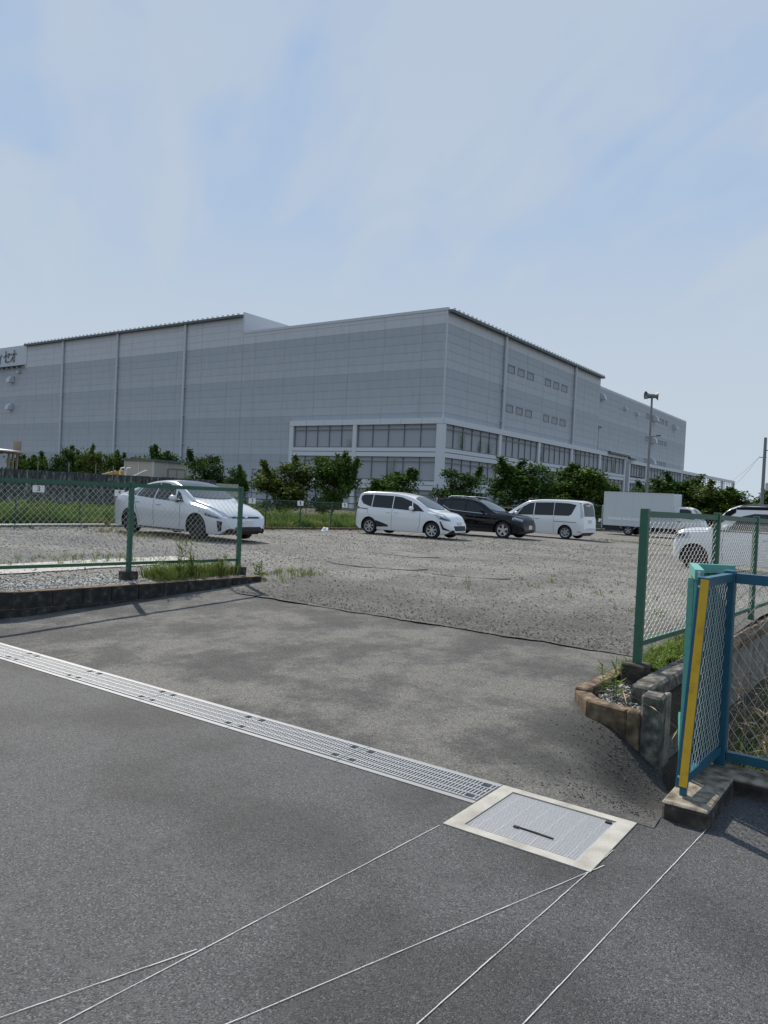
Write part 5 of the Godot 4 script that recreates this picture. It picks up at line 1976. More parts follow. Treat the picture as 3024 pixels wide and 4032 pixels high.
func make_truck() -> void:
	var g := -0.19
	var t := thing("box_truck", "white box truck with faded lettering parked at the back of the lot", "truck", Vector3(-15.65, g, -50.6))
	# own axes: rear axle at 0, nose towards +x, near side +z
	var bx := MB.new()
	bx.cbox(Vector3(0.55, 1.69, 0), Vector3(4.36, 2.18, 2.02), 0.03)
	part("box", bx, M.truckwhite, t)
	var rails := MB.new()
	for s in [-1, 1]:
		rails.span(Vector3(-1.64, 0.60, s * 1.013 - 0.012), Vector3(2.74, 0.72, s * 1.013 + 0.012))
		rails.span(Vector3(-1.64, 2.74, s * 1.0 - 0.03), Vector3(2.74, 2.80, s * 1.0 + 0.025))
		for x in [-1.63, 2.73]:
			rails.span(Vector3(x - 0.03, 0.72, s * 1.012 - 0.012), Vector3(x + 0.03, 2.74, s * 1.012 + 0.012))
	part("edge_rails", rails, M.trim, t)
	for x in [-0.85, 0.25, 1.45]:
		var sm := MB.new()
		sm.box(Vector3(x, 1.72, 1.012), Vector3(0.014, 2.0, 0.006))
		part("panel_seam", sm, M.clad[4], t)
	var tg := MB.new()
	tg.box(Vector3(-1.75, 1.15, 0), Vector3(0.08, 1.5, 1.9))
	part("tail_lift", tg, M.zincdull, t)
	var bp := MB.new()
	bp.box(Vector3(-1.90, 0.88, 0.9), Vector3(0.12, 0.2, 0.25))
	part("tail_lamp", bp, M.white, t)
	var ch := MB.new()
	ch.span(Vector3(-1.6, 0.42, -0.4), Vector3(4.1, 0.60, 0.4))
	ch.span(Vector3(-1.55, 0.25, -0.9), Vector3(-0.5, 0.60, 0.9))
	ch.span(Vector3(0.6, 0.22, -0.85), Vector3(1.6, 0.58, 0.85))
	ch.span(Vector3(1.8, 0.26, -0.8), Vector3(2.7, 0.58, 0.8))
	part("chassis", ch, M.trimb, t)
	var gd := MB.new()
	gd.path([Vector3(0.55, 0.6, 0.98), Vector3(0.35, 0.42, 0.98)], 0.02)
	gd.path([Vector3(-0.55, 0.6, 0.98), Vector3(-0.38, 0.42, 0.98)], 0.02)
	gd.path([Vector3(0.95, 0.3, 0.98), Vector3(2.6, 0.3, 0.98)], 0.02)
	part("side_guard", gd, M.zinc, t)
	# cab
	var sh := Shell.new({
		"L": 1.75, "low": 0.42, "xr": -3.0, "xf": 0.62, "R": 0.33, "arch": 0.40, "track": 0.8,
		"top": [[0.0, 1.90], [0.08, 1.97], [0.3, 2.0], [0.7, 1.99], [0.95, 1.93], [1.2, 1.72], [1.42, 1.38], [1.56, 1.12], [1.66, 0.98], [1.71, 0.75], [1.75, 0.5]],
		"plan": [[0.0, 0.80], [0.1, 0.82], [1.3, 0.82], [1.6, 0.76], [1.75, 0.62]],
		"roofw": [[0.0, 0.62], [0.9, 0.63], [1.5, 0.7], [1.75, 0.5]],
		"belt": [[0.0, 1.22], [1.2, 1.2], [1.5, 1.05], [1.7, 0.7]],
	})
	var off := Vector3(2.84, 0, 0)
	part("cab", body_mesh(sh), M.truckcab, t, off)
	part("windscreen", top_patch(sh, [0.98, 1.02], [1.52, 1.46], [0.60, 0.69]), M.wshield, t, off)
	for sgn in [-1, 1]:
		part("door_window", side_patch(sh, v2([0.22, 1.28, 1.16, 1.24]), v2([0.26, 1.86, 0.7, 1.86, 0.92, 1.80]), sgn), M.glass, t, off)
		part("door_gap", seam(sh, v2([0.16, 1.9, 0.14, 1.2, 0.16, 0.5]), sgn), M.seam, t, off)
		var h := MB.new()
		h.box(Vector3(0.3, 1.06, sgn * (sh.side_w(0.3, 1.06) + 0.01)), Vector3(0.16, 0.06, 0.02))
		part("door_handle", h, M.trimb, t, off)
		part("headlamp", side_patch(sh, v2([1.5, 0.72, 1.68, 0.70]), v2([1.5, 0.86, 1.66, 0.84]), sgn, 0.012), M.lens, t, off)
	var lg := MB.new()
	lg.lathe(Vector3(0.72, 1.97, 0.5), Vector3.UP, [Vector2(0, 0.05), Vector2(0.05, 0.05), Vector2(0.06, 0.0)], 10)
	part("roof_marker", lg, M.digger, t, off)
	for sgn in [-1, 1]:
		wheel(t, Vector3(0, 0.33, sgn * 0.93), 0.33, 0.3, sgn, 5, M.zincdull, true, true)
		wheel(t, Vector3(3.46, 0.33, sgn * 0.80), 0.33, 0.2, sgn, 5, M.zincdull, false, true)
	var tm := TextMesh.new()
	tm.text = "TANAKA SANGYOU"
	var f := SystemFont.new()
	f.font_names = ["Droid Sans"]
	f.font_weight = 700
	tm.font = f
	tm.font_size = 64
	tm.pixel_size = 0.0036
	tm.depth = 0.006
	var faded := plain("faded pale lettering", lin(0.90, 0.91, 0.91), 0.6)
	part("lettering", tm, faded, t, Vector3(-0.33, 1.06, 1.013))


# ---- plants ----
func leaf(mb: MB, p: Vector3, d: Vector3, up: Vector3, len: float, w: float) -> void:
	# a folded leaf: two triangles each side of the rib
	var s := d.cross(up).normalized() * w * 0.5
	var m := p + d * len * 0.45 + up * len * 0.04
	var t := p + d * len
	mb.tri(p, m + s, t)
	mb.tri(p, t, m - s)


func rand_dir(r: RandomNumberGenerator) -> Vector3:
	var z := r.randf_range(-1, 1)
	var a := r.randf() * TAU
	var k := sqrt(1.0 - z * z)
	return Vector3(k * cos(a), z, k * sin(a))


func crown_mesh(seed_: int, tone: Color, wide: float) -> Array:
	# returns [trunk mesh, crown mesh] of a tree one metre tall
	var r := RandomNumberGenerator.new()
	r.seed = seed_
	var tr := MB.new()
	var cr := MB.new()
	cr.tinted = true
	var stem := [Vector3.ZERO, Vector3(r.randf_range(-0.02, 0.02), 0.18, r.randf_range(-0.02, 0.02)), Vector3(r.randf_range(-0.05, 0.05), 0.45, r.randf_range(-0.05, 0.05)), Vector3(r.randf_range(-0.07, 0.07), 0.78, r.randf_range(-0.07, 0.07))]
	for i in 3:
		tr.tube(stem[i], stem[i + 1], 0.018 - 0.005 * i, 0.013 - 0.005 * i, 6, false)
	var tips := []
	for k in 22:
		var f := r.randf_range(0.05, 0.95)
		var base: Vector3 = stem[0].lerp(stem[3], f * 0.8 + 0.06)
		var a := k * 2.4 + r.randf_range(-0.4, 0.4)
		var reach := wide * (0.5 + 0.5 * r.randf()) * (1.0 - 0.5 * absf(f - 0.35))
		var tip := base + Vector3(cos(a) * reach, r.randf_range(0.04, 0.24), sin(a) * reach)
		tip.y = minf(tip.y, 0.93)
		tr.tube(base, tip, 0.007, 0.002, 4, false)
		for q in 4:
			var p := base.lerp(tip, r.randf_range(0.45, 1.0)) + rand_dir(r) * 0.05
			tips.append([p, r.randf_range(0.08, 0.14)])
	# shoots that break the outline
	for k in 9:
		var b: Vector3 = tips[r.randi() % tips.size()][0]
		var d := (Vector3(r.randf_range(-0.5, 0.5), 1.0, r.randf_range(-0.5, 0.5)) + (b - Vector3(0, 0.45, 0)) * 1.2).normalized()
		var e := b + d * r.randf_range(0.10, 0.2)
		if e.y > 1.0:
			e.y = 1.0
		tr.tube(b, e, 0.003, 0.001, 4, false)
		for q in 5:
			tips.append([b.lerp(e, 0.3 + 0.17 * q), 0.03])
	for c in tips:
		var n := int(16 + 640 * c[1])
		var shade := r.randf_range(0.75, 1.2)
		for i in n:
			var o := rand_dir(r)
			var p: Vector3 = c[0] + Vector3(o.x, o.y * 0.7, o.z) * c[1] * pow(r.randf(), 0.45)
			if p.y < 0.05:
				continue
			var d := (rand_dir(r) + Vector3(0, -0.15, 0)).normalized()
			var up := (rand_dir(r) + Vector3(0, 1.4, 0)).normalized()
			var v := shade * r.randf_range(0.7, 1.3)
			cr.tint = Color(tone.r * v * r.randf_range(0.85, 1.25), tone.g * v, tone.b * v * r.randf_range(0.8, 1.1))
			leaf(cr, p, d, up, r.randf_range(0.030, 0.052), r.randf_range(0.018, 0.028))
	var hi := 0.0
	for q in cr.v:
		hi = maxf(hi, q.y)
	for i in cr.v.size():
		cr.v[i].y /= hi
	return [tr.mesh(), cr.mesh()]


func make_trees() -> void:
	var kinds := []
	var tones := [Color(0.062, 0.118, 0.032), Color(0.075, 0.130, 0.032), Color(0.058, 0.108, 0.036), Color(0.095, 0.132, 0.036)]
	for k in 5:
		kinds.append(crown_mesh(900 + k, tones[k % 4], 0.34))
	var rows := [
		[-54.4, -30.2, 3.33, 2.4, "small leafy tree behind the timber shelter"],
		[-53.7, -31.9, 3.66, 2.3, "small tree just past the timber shelter, above the grey sheet wall"],
		[-52.3, -33.0, 4.29, 2.1, "tall tree rising by the first downpipe, above the grey sheet wall"],
		[-54.1, -35.3, 3.97, 2.2, "tree squeezed between two taller trees above the grey sheet wall"],
		[-49.7, -33.6, 4.31, 2.2, "tall spiky tree above the excavator arm"],
		[-49.4, -36.2, 3.99, 2.5, "tree filling the gap between excavator arm and beige cabin"],
		[-50.4, -40.4, 4.66, 2.8, "bushy tree rising behind the beige cabin roof"],
		[-38.3, -34.2, 3.98, 2.5, "bushy tree at the door end of the beige cabin"],
		[-35.9, -34.7, 3.08, 1.5, "small slim tree beside the warehouse service door"],
		[-32.1, -35.0, 3.81, 3.2, "broad dark tree between service door and gallery frame"],
		[-29.8, -36.6, 4.09, 2.6, "tall narrow tree before the first gallery bay"],
		[-29.7, -42.7, 3.51, 3.1, "low spreading tree before the second gallery bay, above the compact minivan"],
		[-27.1, -47.0, 3.92, 2.9, "pointed tree at the warehouse corner, above the black SUV"],
		[-25.5, -53.1, 4.78, 4.2, "large bushy tree above the black SUV bonnet"],
		[-24.6, -58.6, 3.70, 2.6, "dark tree behind the thin green pole"],
		[-22.3, -57.8, 4.76, 4.3, "large bushy tree above the tall white minivan"],
		[-22.6, -64.9, 4.53, 3.2, "tree beside the lamp post, behind the truck box tail"],
		[-21.3, -75.7, 4.21, 4.0, "tree behind the truck box, in the gap before the far hedge"],
		[-19.1, -74.7, 4.84, 4.8, "tallest tree of the far hedge, behind the truck box"],
		[-16.3, -74.2, 4.29, 4.7, "hedge tree above the truck cab"],
		[-13.8, -73.6, 3.67, 4.5, "hedge tree between truck cab and boxy van roof"],
		[-12.8, -79.1, 3.63, 3.9, "low hedge tree beside the utility pole"],
		[-11.4, -77.7, 4.14, 3.8, "hedge tree past the utility pole, above the boxy van"],
	]
	for i in rows.size():
		var q = rows[i]
		var x: float = q[0]
		var z: float = q[1]
		var y := bank_y(x, z) - 0.05 if x < -20.4 else -0.3
		if z < -62.0 and x > -20.5:
			y = -0.3
		var t := thing("tree", q[4], "tree", Vector3(x, y, z), "trees round the warehouse")
		var h: float = (q[2] - y) * 1.06
		var w: float = q[3] / 0.52
		var k = kinds[(i * 3 + 1) % 5]
		var a := part("trunk", k[0], M.bark, t)
		var c := part("crown", k[1], M.leaf, t)
		for o in [a, c]:
			o.scale = Vector3(w, h, w)
			o.rotation.y = i * 1.7
	# low hedge foot under the far trees
	var hm := MultiMesh.new()
	hm.transform_format = MultiMesh.TRANSFORM_3D
	hm.mesh = kinds[2][1]
	hm.instance_count = 24
	for i in 24:
		var f := i / 23.0
		var p := Vector3(lerpf(-21.5, -2.0, f), -0.45, lerpf(-76.0, -82.0, f) + rng.randf_range(-1.5, 1.5))
		hm.set_instance_transform(i, Transform3D(Basis(Vector3.UP, rng.randf() * TAU).scaled(Vector3(4.6, rng.randf_range(2.0, 3.1), 4.6)), p))
	var mi := MultiMeshInstance3D.new()
	mi.multimesh = hm
	mi.material_override = M.leaf
	mi.name = "hedge_undergrowth"
	add_child(mi)
	mi.set_meta("kind", "stuff")
	mi.set_meta("label", "dense green undergrowth filling the foot of the far hedge")


func multi(called: String, mesh: Mesh, m: Material, xf: Array, cols: Array, label: String) -> void:
	var mm := MultiMesh.new()
	mm.transform_format = MultiMesh.TRANSFORM_3D
	mm.use_colors = cols.size() > 0
	mm.mesh = mesh
	mm.instance_count = xf.size()
	for i in xf.size():
		mm.set_instance_transform(i, xf[i])
		if cols.size():
			mm.set_instance_color(i, cols[i])
	var o := MultiMeshInstance3D.new()
	o.multimesh = mm
	o.material_override = m
	o.name = numbered(called)
	add_child(o)
	o.set_meta("kind", "stuff")
	o.set_meta("label", label)


func tuft(n: int, h: float, spread: float, bend: float, seed_: int, w := 0.012) -> ArrayMesh:
	var r := RandomNumberGenerator.new()
	r.seed = seed_
	var mb := MB.new()
	for i in n:
		var a := r.randf() * TAU
		var d := Vector3(cos(a), 0, sin(a))
		var p := d * spread * r.randf()
		var hh := h * r.randf_range(0.5, 1.0)
		var s := Vector3(-d.z, 0, d.x).rotated(Vector3.UP, r.randf_range(-0.6, 0.6)) * w * r.randf_range(0.7, 1.3)
		var q := p + d * bend * 0.35 * hh + Vector3(0, hh * 0.6, 0)
		var t := p + d * bend * hh + Vector3(0, hh * r.randf_range(0.8, 1.0), 0)
		mb.quad(p - s, p + s, q + s * 0.8, q - s * 0.8)
		mb.tri(q - s * 0.8, q + s * 0.8, t)
	return mb.mesh()


func weed_mesh(seed_: int, stems: int, h: float) -> ArrayMesh:
	# upright leafy stems with long drooping leaves
	var r := RandomNumberGenerator.new()
	r.seed = seed_
	var mb := MB.new()
	mb.tinted = true
	for k in stems:
		var a := r.randf() * TAU
		var b := Vector3(cos(a), 0, sin(a)) * r.randf() * 0.14 * h / 0.5
		var top := b * 1.6 + Vector3(r.randf_range(-0.06, 0.06), h * r.randf_range(0.6, 1.0), r.randf_range(-0.06, 0.06))
		mb.tint = Color(0.10, 0.15, 0.05)
		mb.tube(b, top, 0.004, 0.002, 4, false)
		var nl := int(12 + 30 * h)
		for i in nl:
			var f := r.randf_range(0.1, 1.0)
			var p := b.lerp(top, f)
			var d := rand_dir(r)
			d.y = r.randf_range(-0.1, 0.7)
			d = d.normalized()
			var v := r.randf_range(0.7, 1.3)
			mb.tint = Color(0.165 * v, 0.225 * v, 0.07 * v)
			leaf(mb, p, d, Vector3.UP, r.randf_range(0.06, 0.14) * (1.1 - 0.4 * f), 0.02)
	return mb.mesh()


func make_grass() -> void:
	var xf := []
	var col := []
	var pick := noise(0.35, 3, 71)
	var greens := [Color(0.15, 0.225, 0.05), Color(0.11, 0.185, 0.042), Color(0.23, 0.26, 0.075), Color(0.30, 0.28, 0.11)]
	for i in 15000:
		var x := rng.randf_range(-30.0, -20.15)
		var z := rng.randf_range(-46.0, -7.0)
		if i % 3 == 0:
			x = rng.randf_range(-22.2, -20.15)
		var f := clampf(pick.get_noise_2d(x * 2.0, z * 2.0) * 1.4 + 0.5, 0.0, 0.999)
		var c: Color = greens[int(f * 3.0)].lerp(greens[int(f * 3.0) + 1], f * 3.0 - int(f * 3.0))
		var v := rng.randf_range(0.75, 1.25)
		var s := rng.randf_range(0.55, 1.15)
		xf.append(Transform3D(Basis(Vector3.UP, rng.randf() * TAU).scaled(Vector3(s, s * lerpf(0.75, 1.2, 1.0 - f), s)), Vector3(x, bank_y(x, z) - 0.02, z)))
		col.append(Color(c.r * v, c.g * v, c.b * v))
	multi("tall_grass", tuft(13, 0.50, 0.16, 0.45, 5, 0.013), M.grass, xf, col, "tall green and straw grass on the bank behind the back fence")
	xf = []
	col = []
	for i in 340:
		var x := rng.randf_range(-24.5, -20.25)
		var z := rng.randf_range(-40.0, -8.0)
		var s := rng.randf_range(0.5, 1.25)
		xf.append(Transform3D(Basis(Vector3.UP, rng.randf() * TAU).scaled(Vector3(s * 1.3, s, s * 1.3)), Vector3(x, bank_y(x, z) - 0.02, z)))
		var v := rng.randf_range(0.7, 1.3)
		col.append(Color(v * rng.randf_range(0.8, 1.25), v, v * 0.8))
	multi("bank_weeds", weed_mesh(120, 7, 0.75), M.leaf, xf, col, "leafy weeds standing in the grass behind the back fence")
	# short tufts along kerb, wheel stops and under cars
	xf = []
	col = []
	var spots := []
	for i in 150:
		spots.append(Vector3(rng.randf_range(-9.35, -8.75), 0.345, rng.randf_range(-8.55, -7.05)))
	for i in 50:
		spots.append(Vector3(rng.randf_range(-9.6, -9.1), 0.36, rng.randf_range(-8.9, -7.4)))
	for i in 60:
		var x := rng.randf_range(-9.0, -8.2)
		var z := rng.randf_range(-10.2, -8.75)
		spots.append(Vector3(x, lot_y(x, z), z))
	for i in 120:
		var z := rng.randf_range(-34.0, -8.0)
		var x := rng.randf_range(-20.0, -19.3)
		spots.append(Vector3(x, lot_y(x, z), z))
	for i in 110:
		var x := rng.randf_range(-12.4, -10.9)
		var z := rng.randf_range(-8.6, -5.0)
		spots.append(Vector3(x, lot_y(x, z), z))
	for i in 160:
		var x := rng.randf_range(-18.5, -14.0)
		var z := -12.4 + rng.randf_range(-0.6, 0.6)
		spots.append(Vector3(x, lot_y(x, z), z))
	for i in 150:
		var x := rng.randf_range(-13.2, -9.0)
		var z := rng.randf_range(-38.0, -36.0)
		spots.append(Vector3(x, lot_y(x, z), z))
	for i in 160:
		spots.append(Vector3(rng.randf_range(-2.15, -1.9), 0.25, rng.randf_range(-9.0, -6.95)))
	for i in 60:
		var x := rng.randf_range(-6.0, -2.2)
		var z := rng.randf_range(-15.0, -10.0)
		spots.append(Vector3(x, lot_y(x, z), z))
	for i in spots.size():
		var s := rng.randf_range(0.5, 1.2) * (1.35 if i < 200 else 0.7)
		xf.append(Transform3D(Basis(Vector3.UP, rng.randf() * TAU).scaled(Vector3.ONE * s), spots[i]))
		var v := rng.randf_range(0.7, 1.3)
		var dryish: bool = i > 490 and i < 810
		col.append(Color(0.24 * v, 0.20 * v, 0.07 * v) if dryish else Color(0.20 * v, 0.235 * v, 0.075 * v))
	multi("grass_tufts", tuft(11, 0.19, 0.06, 0.6, 8, 0.005), M.grass, xf, col, "short tufts of grass sprouting from kerb, gravel and fence foot")
	# weeds one can tell apart at the kerb fence
	var wl := [[-8.93, -7.45, 0.66, 7, "tall leafy weed by the kerb fence, the highest of them"], [-8.92, -7.12, 0.36, 6, "low leafy weed beside the middle footing of the kerb fence"], [-8.95, -7.75, 0.42, 7, "bushy weed between tall weed and end post of the kerb fence"], [-8.8, -8.2, 0.34, 5, "small upright weed in front of the kerb fence end post"], [-8.72, -8.95, 0.36, 5, "weed standing on the gravel past the kerb end"]]
	for i in wl.size():
		var q = wl[i]
		single("weed", weed_mesh(60 + i, q[3], q[2]), M.leaf, q[4], "weed", Vector3(q[0], 0.345 if i < 4 else 0.27, q[1]), "weeds at the kerb fence")
	# twiggy seedling in the kerb corner and low ground cover by the ditch fence
	single("seedling", weed_mesh(81, 3, 0.34), M.leaf, "scrawny seedling growing inside the rust-stained kerb stones", "weed", Vector3(-2.02, 0.15, -6.25))
	xf = []
	col = []
	for i in 190:
		var z := rng.randf_range(-9.4, -6.75)
		xf.append(Transform3D(Basis(Vector3.UP, rng.randf() * TAU).scaled(Vector3.ONE * rng.randf_range(0.5, 1.0)), Vector3(rng.randf_range(-2.12, -1.80), 0.235, z)))
		var v := rng.randf_range(0.7, 1.35)
		col.append(Color(v, v, v * 0.9))
	multi("ground_cover", weed_mesh(90, 3, 0.10), M.leaf, xf, col, "leafy ground cover along the foot of the ditch fence")
	# ditch: dry stalks over green grass
	var dry := MB.new()
	dry.tinted = true
	for i in 800:
		var p := Vector3(rng.randf_range(-1.2, 2.6), -0.46, rng.randf_range(-9.5, -5.75))
		var a := rng.randf() * TAU
		var d := Vector3(cos(a), 0, sin(a))
		var h := rng.randf_range(0.4, 1.15)
		var v := rng.randf_range(0.5, 1.2)
		dry.tint = Color(0.36 * v, 0.27 * v, 0.155 * v)
		var pts := []
		var lean := rng.randf_range(0.1, 0.9)
		for k in 6:
			var f := k / 5.0
			pts.append(p + d * lean * h * f * f + Vector3(0, h * (f - 0.35 * lean * f * f), 0))
		for k in 5:
			dry.tube(pts[k], pts[k + 1], 0.0032 - 0.0004 * k, 0.0028 - 0.0004 * k, 3, false)
		for k in 4:
			leaf(dry, pts[2 + k % 4], (d.rotated(Vector3.UP, rng.randf_range(-2, 2)) + Vector3(0, rng.randf_range(-0.8, 0.3), 0)).normalized(), Vector3.UP, rng.randf_range(0.08, 0.22), 0.012)
	struct("dry_reeds", dry, M.dry, "stuff").set_meta("label", "tangled dry reeds standing in the ditch behind the blue fence")
	xf = []
	col = []
	for i in 480:
		var p := Vector3(rng.randf_range(-1.25, 2.8), -0.47, rng.randf_range(-9.5, -5.42))
		var s := rng.randf_range(0.5, 1.1)
		xf.append(Transform3D(Basis(Vector3.UP, rng.randf() * TAU).scaled(Vector3.ONE * s), p))
		var v := rng.randf_range(0.6, 1.2)
		col.append(Color(0.10 * v, 0.14 * v, 0.045 * v))
	multi("ditch_grass", tuft(13, 0.48, 0.12, 0.6, 15, 0.006), M.grass, xf, col, "long green grass growing in the ditch behind the blue fence")


func stone_mesh(seed_: int) -> ArrayMesh:
	var r := RandomNumberGenerator.new()
	r.seed = seed_
	var mb := MB.new()
	# squashed octahedron-like pebble with uneven corners
	var ring := []
	for k in 5:
		var a := TAU * k / 5.0 + r.randf_range(-0.25, 0.25)
		ring.append(Vector3(cos(a) * r.randf_range(0.4, 0.6), r.randf_range(-0.08, 0.12), sin(a) * r.randf_range(0.35, 0.55)))
	var top := Vector3(r.randf_range(-0.15, 0.15), 0.27, r.randf_range(-0.15, 0.15))
	var low := Vector3(0, -0.3, 0)
	for k in 5:
		mb.tri(ring[k], top, ring[(k + 1) % 5])
		mb.tri(ring[(k + 1) % 5], low, ring[k])
	return mb.mesh()


func make_stones() -> void:
	var a := []
	var ac := []
	var b := []
	var bc := []
	var c := []
	var cc := []
	for i in 5200:
		# pale pebbles behind the kerb
		var z := rng.randf_range(-8.6, -4.2)
		var x := curb_x(z) - 0.17 - absf(rng.randfn(0.0, 0.62))
		var s := rng.randf_range(0.018, 0.05)
		a.append(Transform3D(Basis.from_euler(Vector3(rng.randf() * 0.8, rng.randf() * TAU, rng.randf() * 0.8)).scaled(Vector3.ONE * s), Vector3(x, maxf(lot_y(x, z), 0.335) + s * 0.15, z)))
		var v := rng.randf_range(0.22, 0.62)
		ac.append(Color(v, v * 0.97, v * 0.90))
	for i in 15000:
		# loose stones on the car park, smaller and denser near the entrance
		var t := pow(rng.randf(), 2.0)
		var z := lerpf(-7.85, -30.0, t)
		var x := rng.randf_range(-19.0, -2.0)
		if z > -8.9 and x < -8.2:
			continue
		var s := rng.randf_range(0.010, 0.030) * (1.0 + t * 1.2)
		b.append(Transform3D(Basis.from_euler(Vector3(rng.randf() * 0.8, rng.randf() * TAU, rng.randf() * 0.8)).scaled(Vector3.ONE * s), Vector3(x, lot_y(x, z) + 0.012 + s * 0.12, z)))
		var near := z > -9.6 and x > -8.6
		var v := rng.randf_range(0.07, 0.20) if near else rng.randf_range(0.14, 0.36)
		bc.append(Color(v, v * 0.975, v * 0.92))
	for i in 5000:
		# stones on the lot seen through the kerb fence
		var x := rng.randf_range(-19.5, -9.6)
		var z := rng.randf_range(-12.5, -4.7)
		var s := rng.randf_range(0.018, 0.05)
		b.append(Transform3D(Basis.from_euler(Vector3(rng.randf() * 0.8, rng.randf() * TAU, rng.randf() * 0.8)).scaled(Vector3.ONE * s), Vector3(x, lot_y(x, z) + s * 0.12, z)))
		var v := rng.randf_range(0.16, 0.5)
		bc.append(Color(v, v * 0.98, v * 0.95))
	for i in 1500:
		# crumbs of asphalt sliding into the ditch
		var z := rng.randf_range(-5.75, -4.3)
		var x := -1.13 - absf(rng.randfn(0.0, 0.34)) - 0.32 * smoothstep(-4.9, -5.75, z)
		if x < -2.6:
			continue
		var s := rng.randf_range(0.004, 0.016)
		c.append(Transform3D(Basis.from_euler(Vector3(rng.randf() * 0.8, rng.randf() * TAU, rng.randf() * 0.8)).scaled(Vector3.ONE * s), Vector3(x, apron_y(x, z) + s * 0.2, z)))
		var v := rng.randf_range(0.05, 0.12)
		cc.append(Color(v, v, v))
	for i in 420:
		# pebbles inside the kerb stones and along the ditch fence
		var p := Vector3(rng.randf_range(-2.16, -1.72), 0.16, rng.randf_range(-6.7, -5.86)) if i < 260 else Vector3(rng.randf_range(-2.15, -1.78), 0.25, rng.randf_range(-12.0, -8.5))
		if i < 260 and p.z > -6.0 and p.x < -2.0:
			continue
		var s := rng.randf_range(0.014, 0.04)
		a.append(Transform3D(Basis.from_euler(Vector3(rng.randf() * 0.8, rng.randf() * TAU, rng.randf() * 0.8)).scaled(Vector3.ONE * s), p))
		var v := rng.randf_range(0.15, 0.55)
		ac.append(Color(v, v * 0.97, v * 0.92))
	for i in 260:
		# grit scattered on the driveway
		var x := rng.randf_range(-8.3, -1.9)
		var z := rng.randf_range(-7.7, -4.3)
		var s := rng.randf_range(0.005, 0.014)
		c.append(Transform3D(Basis.from_euler(Vector3(0.3, rng.randf() * TAU, 0.2)).scaled(Vector3.ONE * s), Vector3(x, apron_y(x, z) + s * 0.2, z)))
		var v := rng.randf_range(0.02, 0.25)
		cc.append(Color(v, v, v))
	multi("pebbles", stone_mesh(1), M.stone, a, ac, "pale pebbles spread behind the block kerb and by the ditch fence")
	multi("loose_gravel", stone_mesh(2), M.stone, b, bc, "loose grey gravel lying over the car park")
	multi("asphalt_crumbs", stone_mesh(3), M.stone, c, cc, "dark asphalt crumbs on the slope into the ditch")


func make_vines() -> void:
	var mb := [weed_mesh(101, 5, 1.0), weed_mesh(102, 7, 1.0)]
	var spots := [[0, -53.4, 6.95, 1.0, "green plant sprouting from the upper ledge of the first gallery bay"], [0, -47.6, 3.4, 2.2, "tall climbing plant on the lower mesh of the second gallery bay"], [0, -46.0, 3.4, 1.2, "shorter climbing plant on the lower mesh of the second gallery bay"], [1, -73.0, 6.9, 2.0, "climbing plant at the start of the first side gallery bay"], [1, -76.5, 6.9, 1.7, "climbing plant in the middle of the first side gallery bay"], [1, -79.3, 6.9, 1.5, "climbing plant at the far end of the first side gallery bay"], [1, -93.6, 6.9, 2.2, "climbing plant at the start of the third side gallery bay"], [1, -107.0, 6.9, 2.4, "climbing plant in the fourth side gallery bay"], [1, -118.5, 6.9, 2.4, "climbing plant at the start of the fifth side gallery bay"], [1, -122.5, 6.9, 2.0, "climbing plant in the middle of the fifth side gallery bay"], [1, -136.5, 6.9, 2.2, "yellowish climbing plant past the gallery gap"]]
	for i in spots.size():
		var q = spots[i]
		var o := single("climbing_plant", mb[i % 2], M.leaf, q[4], "plant", Vector3(q[1], q[2], ZC + 0.3) if q[0] == 0 else Vector3(XC + 0.3, q[2], q[1]), "climbing plants on the gallery")
		o.scale = Vector3(2.2 if q[0] == 0 else 0.6, q[3] * 1.05, 0.6 if q[0] == 0 else 3.6)


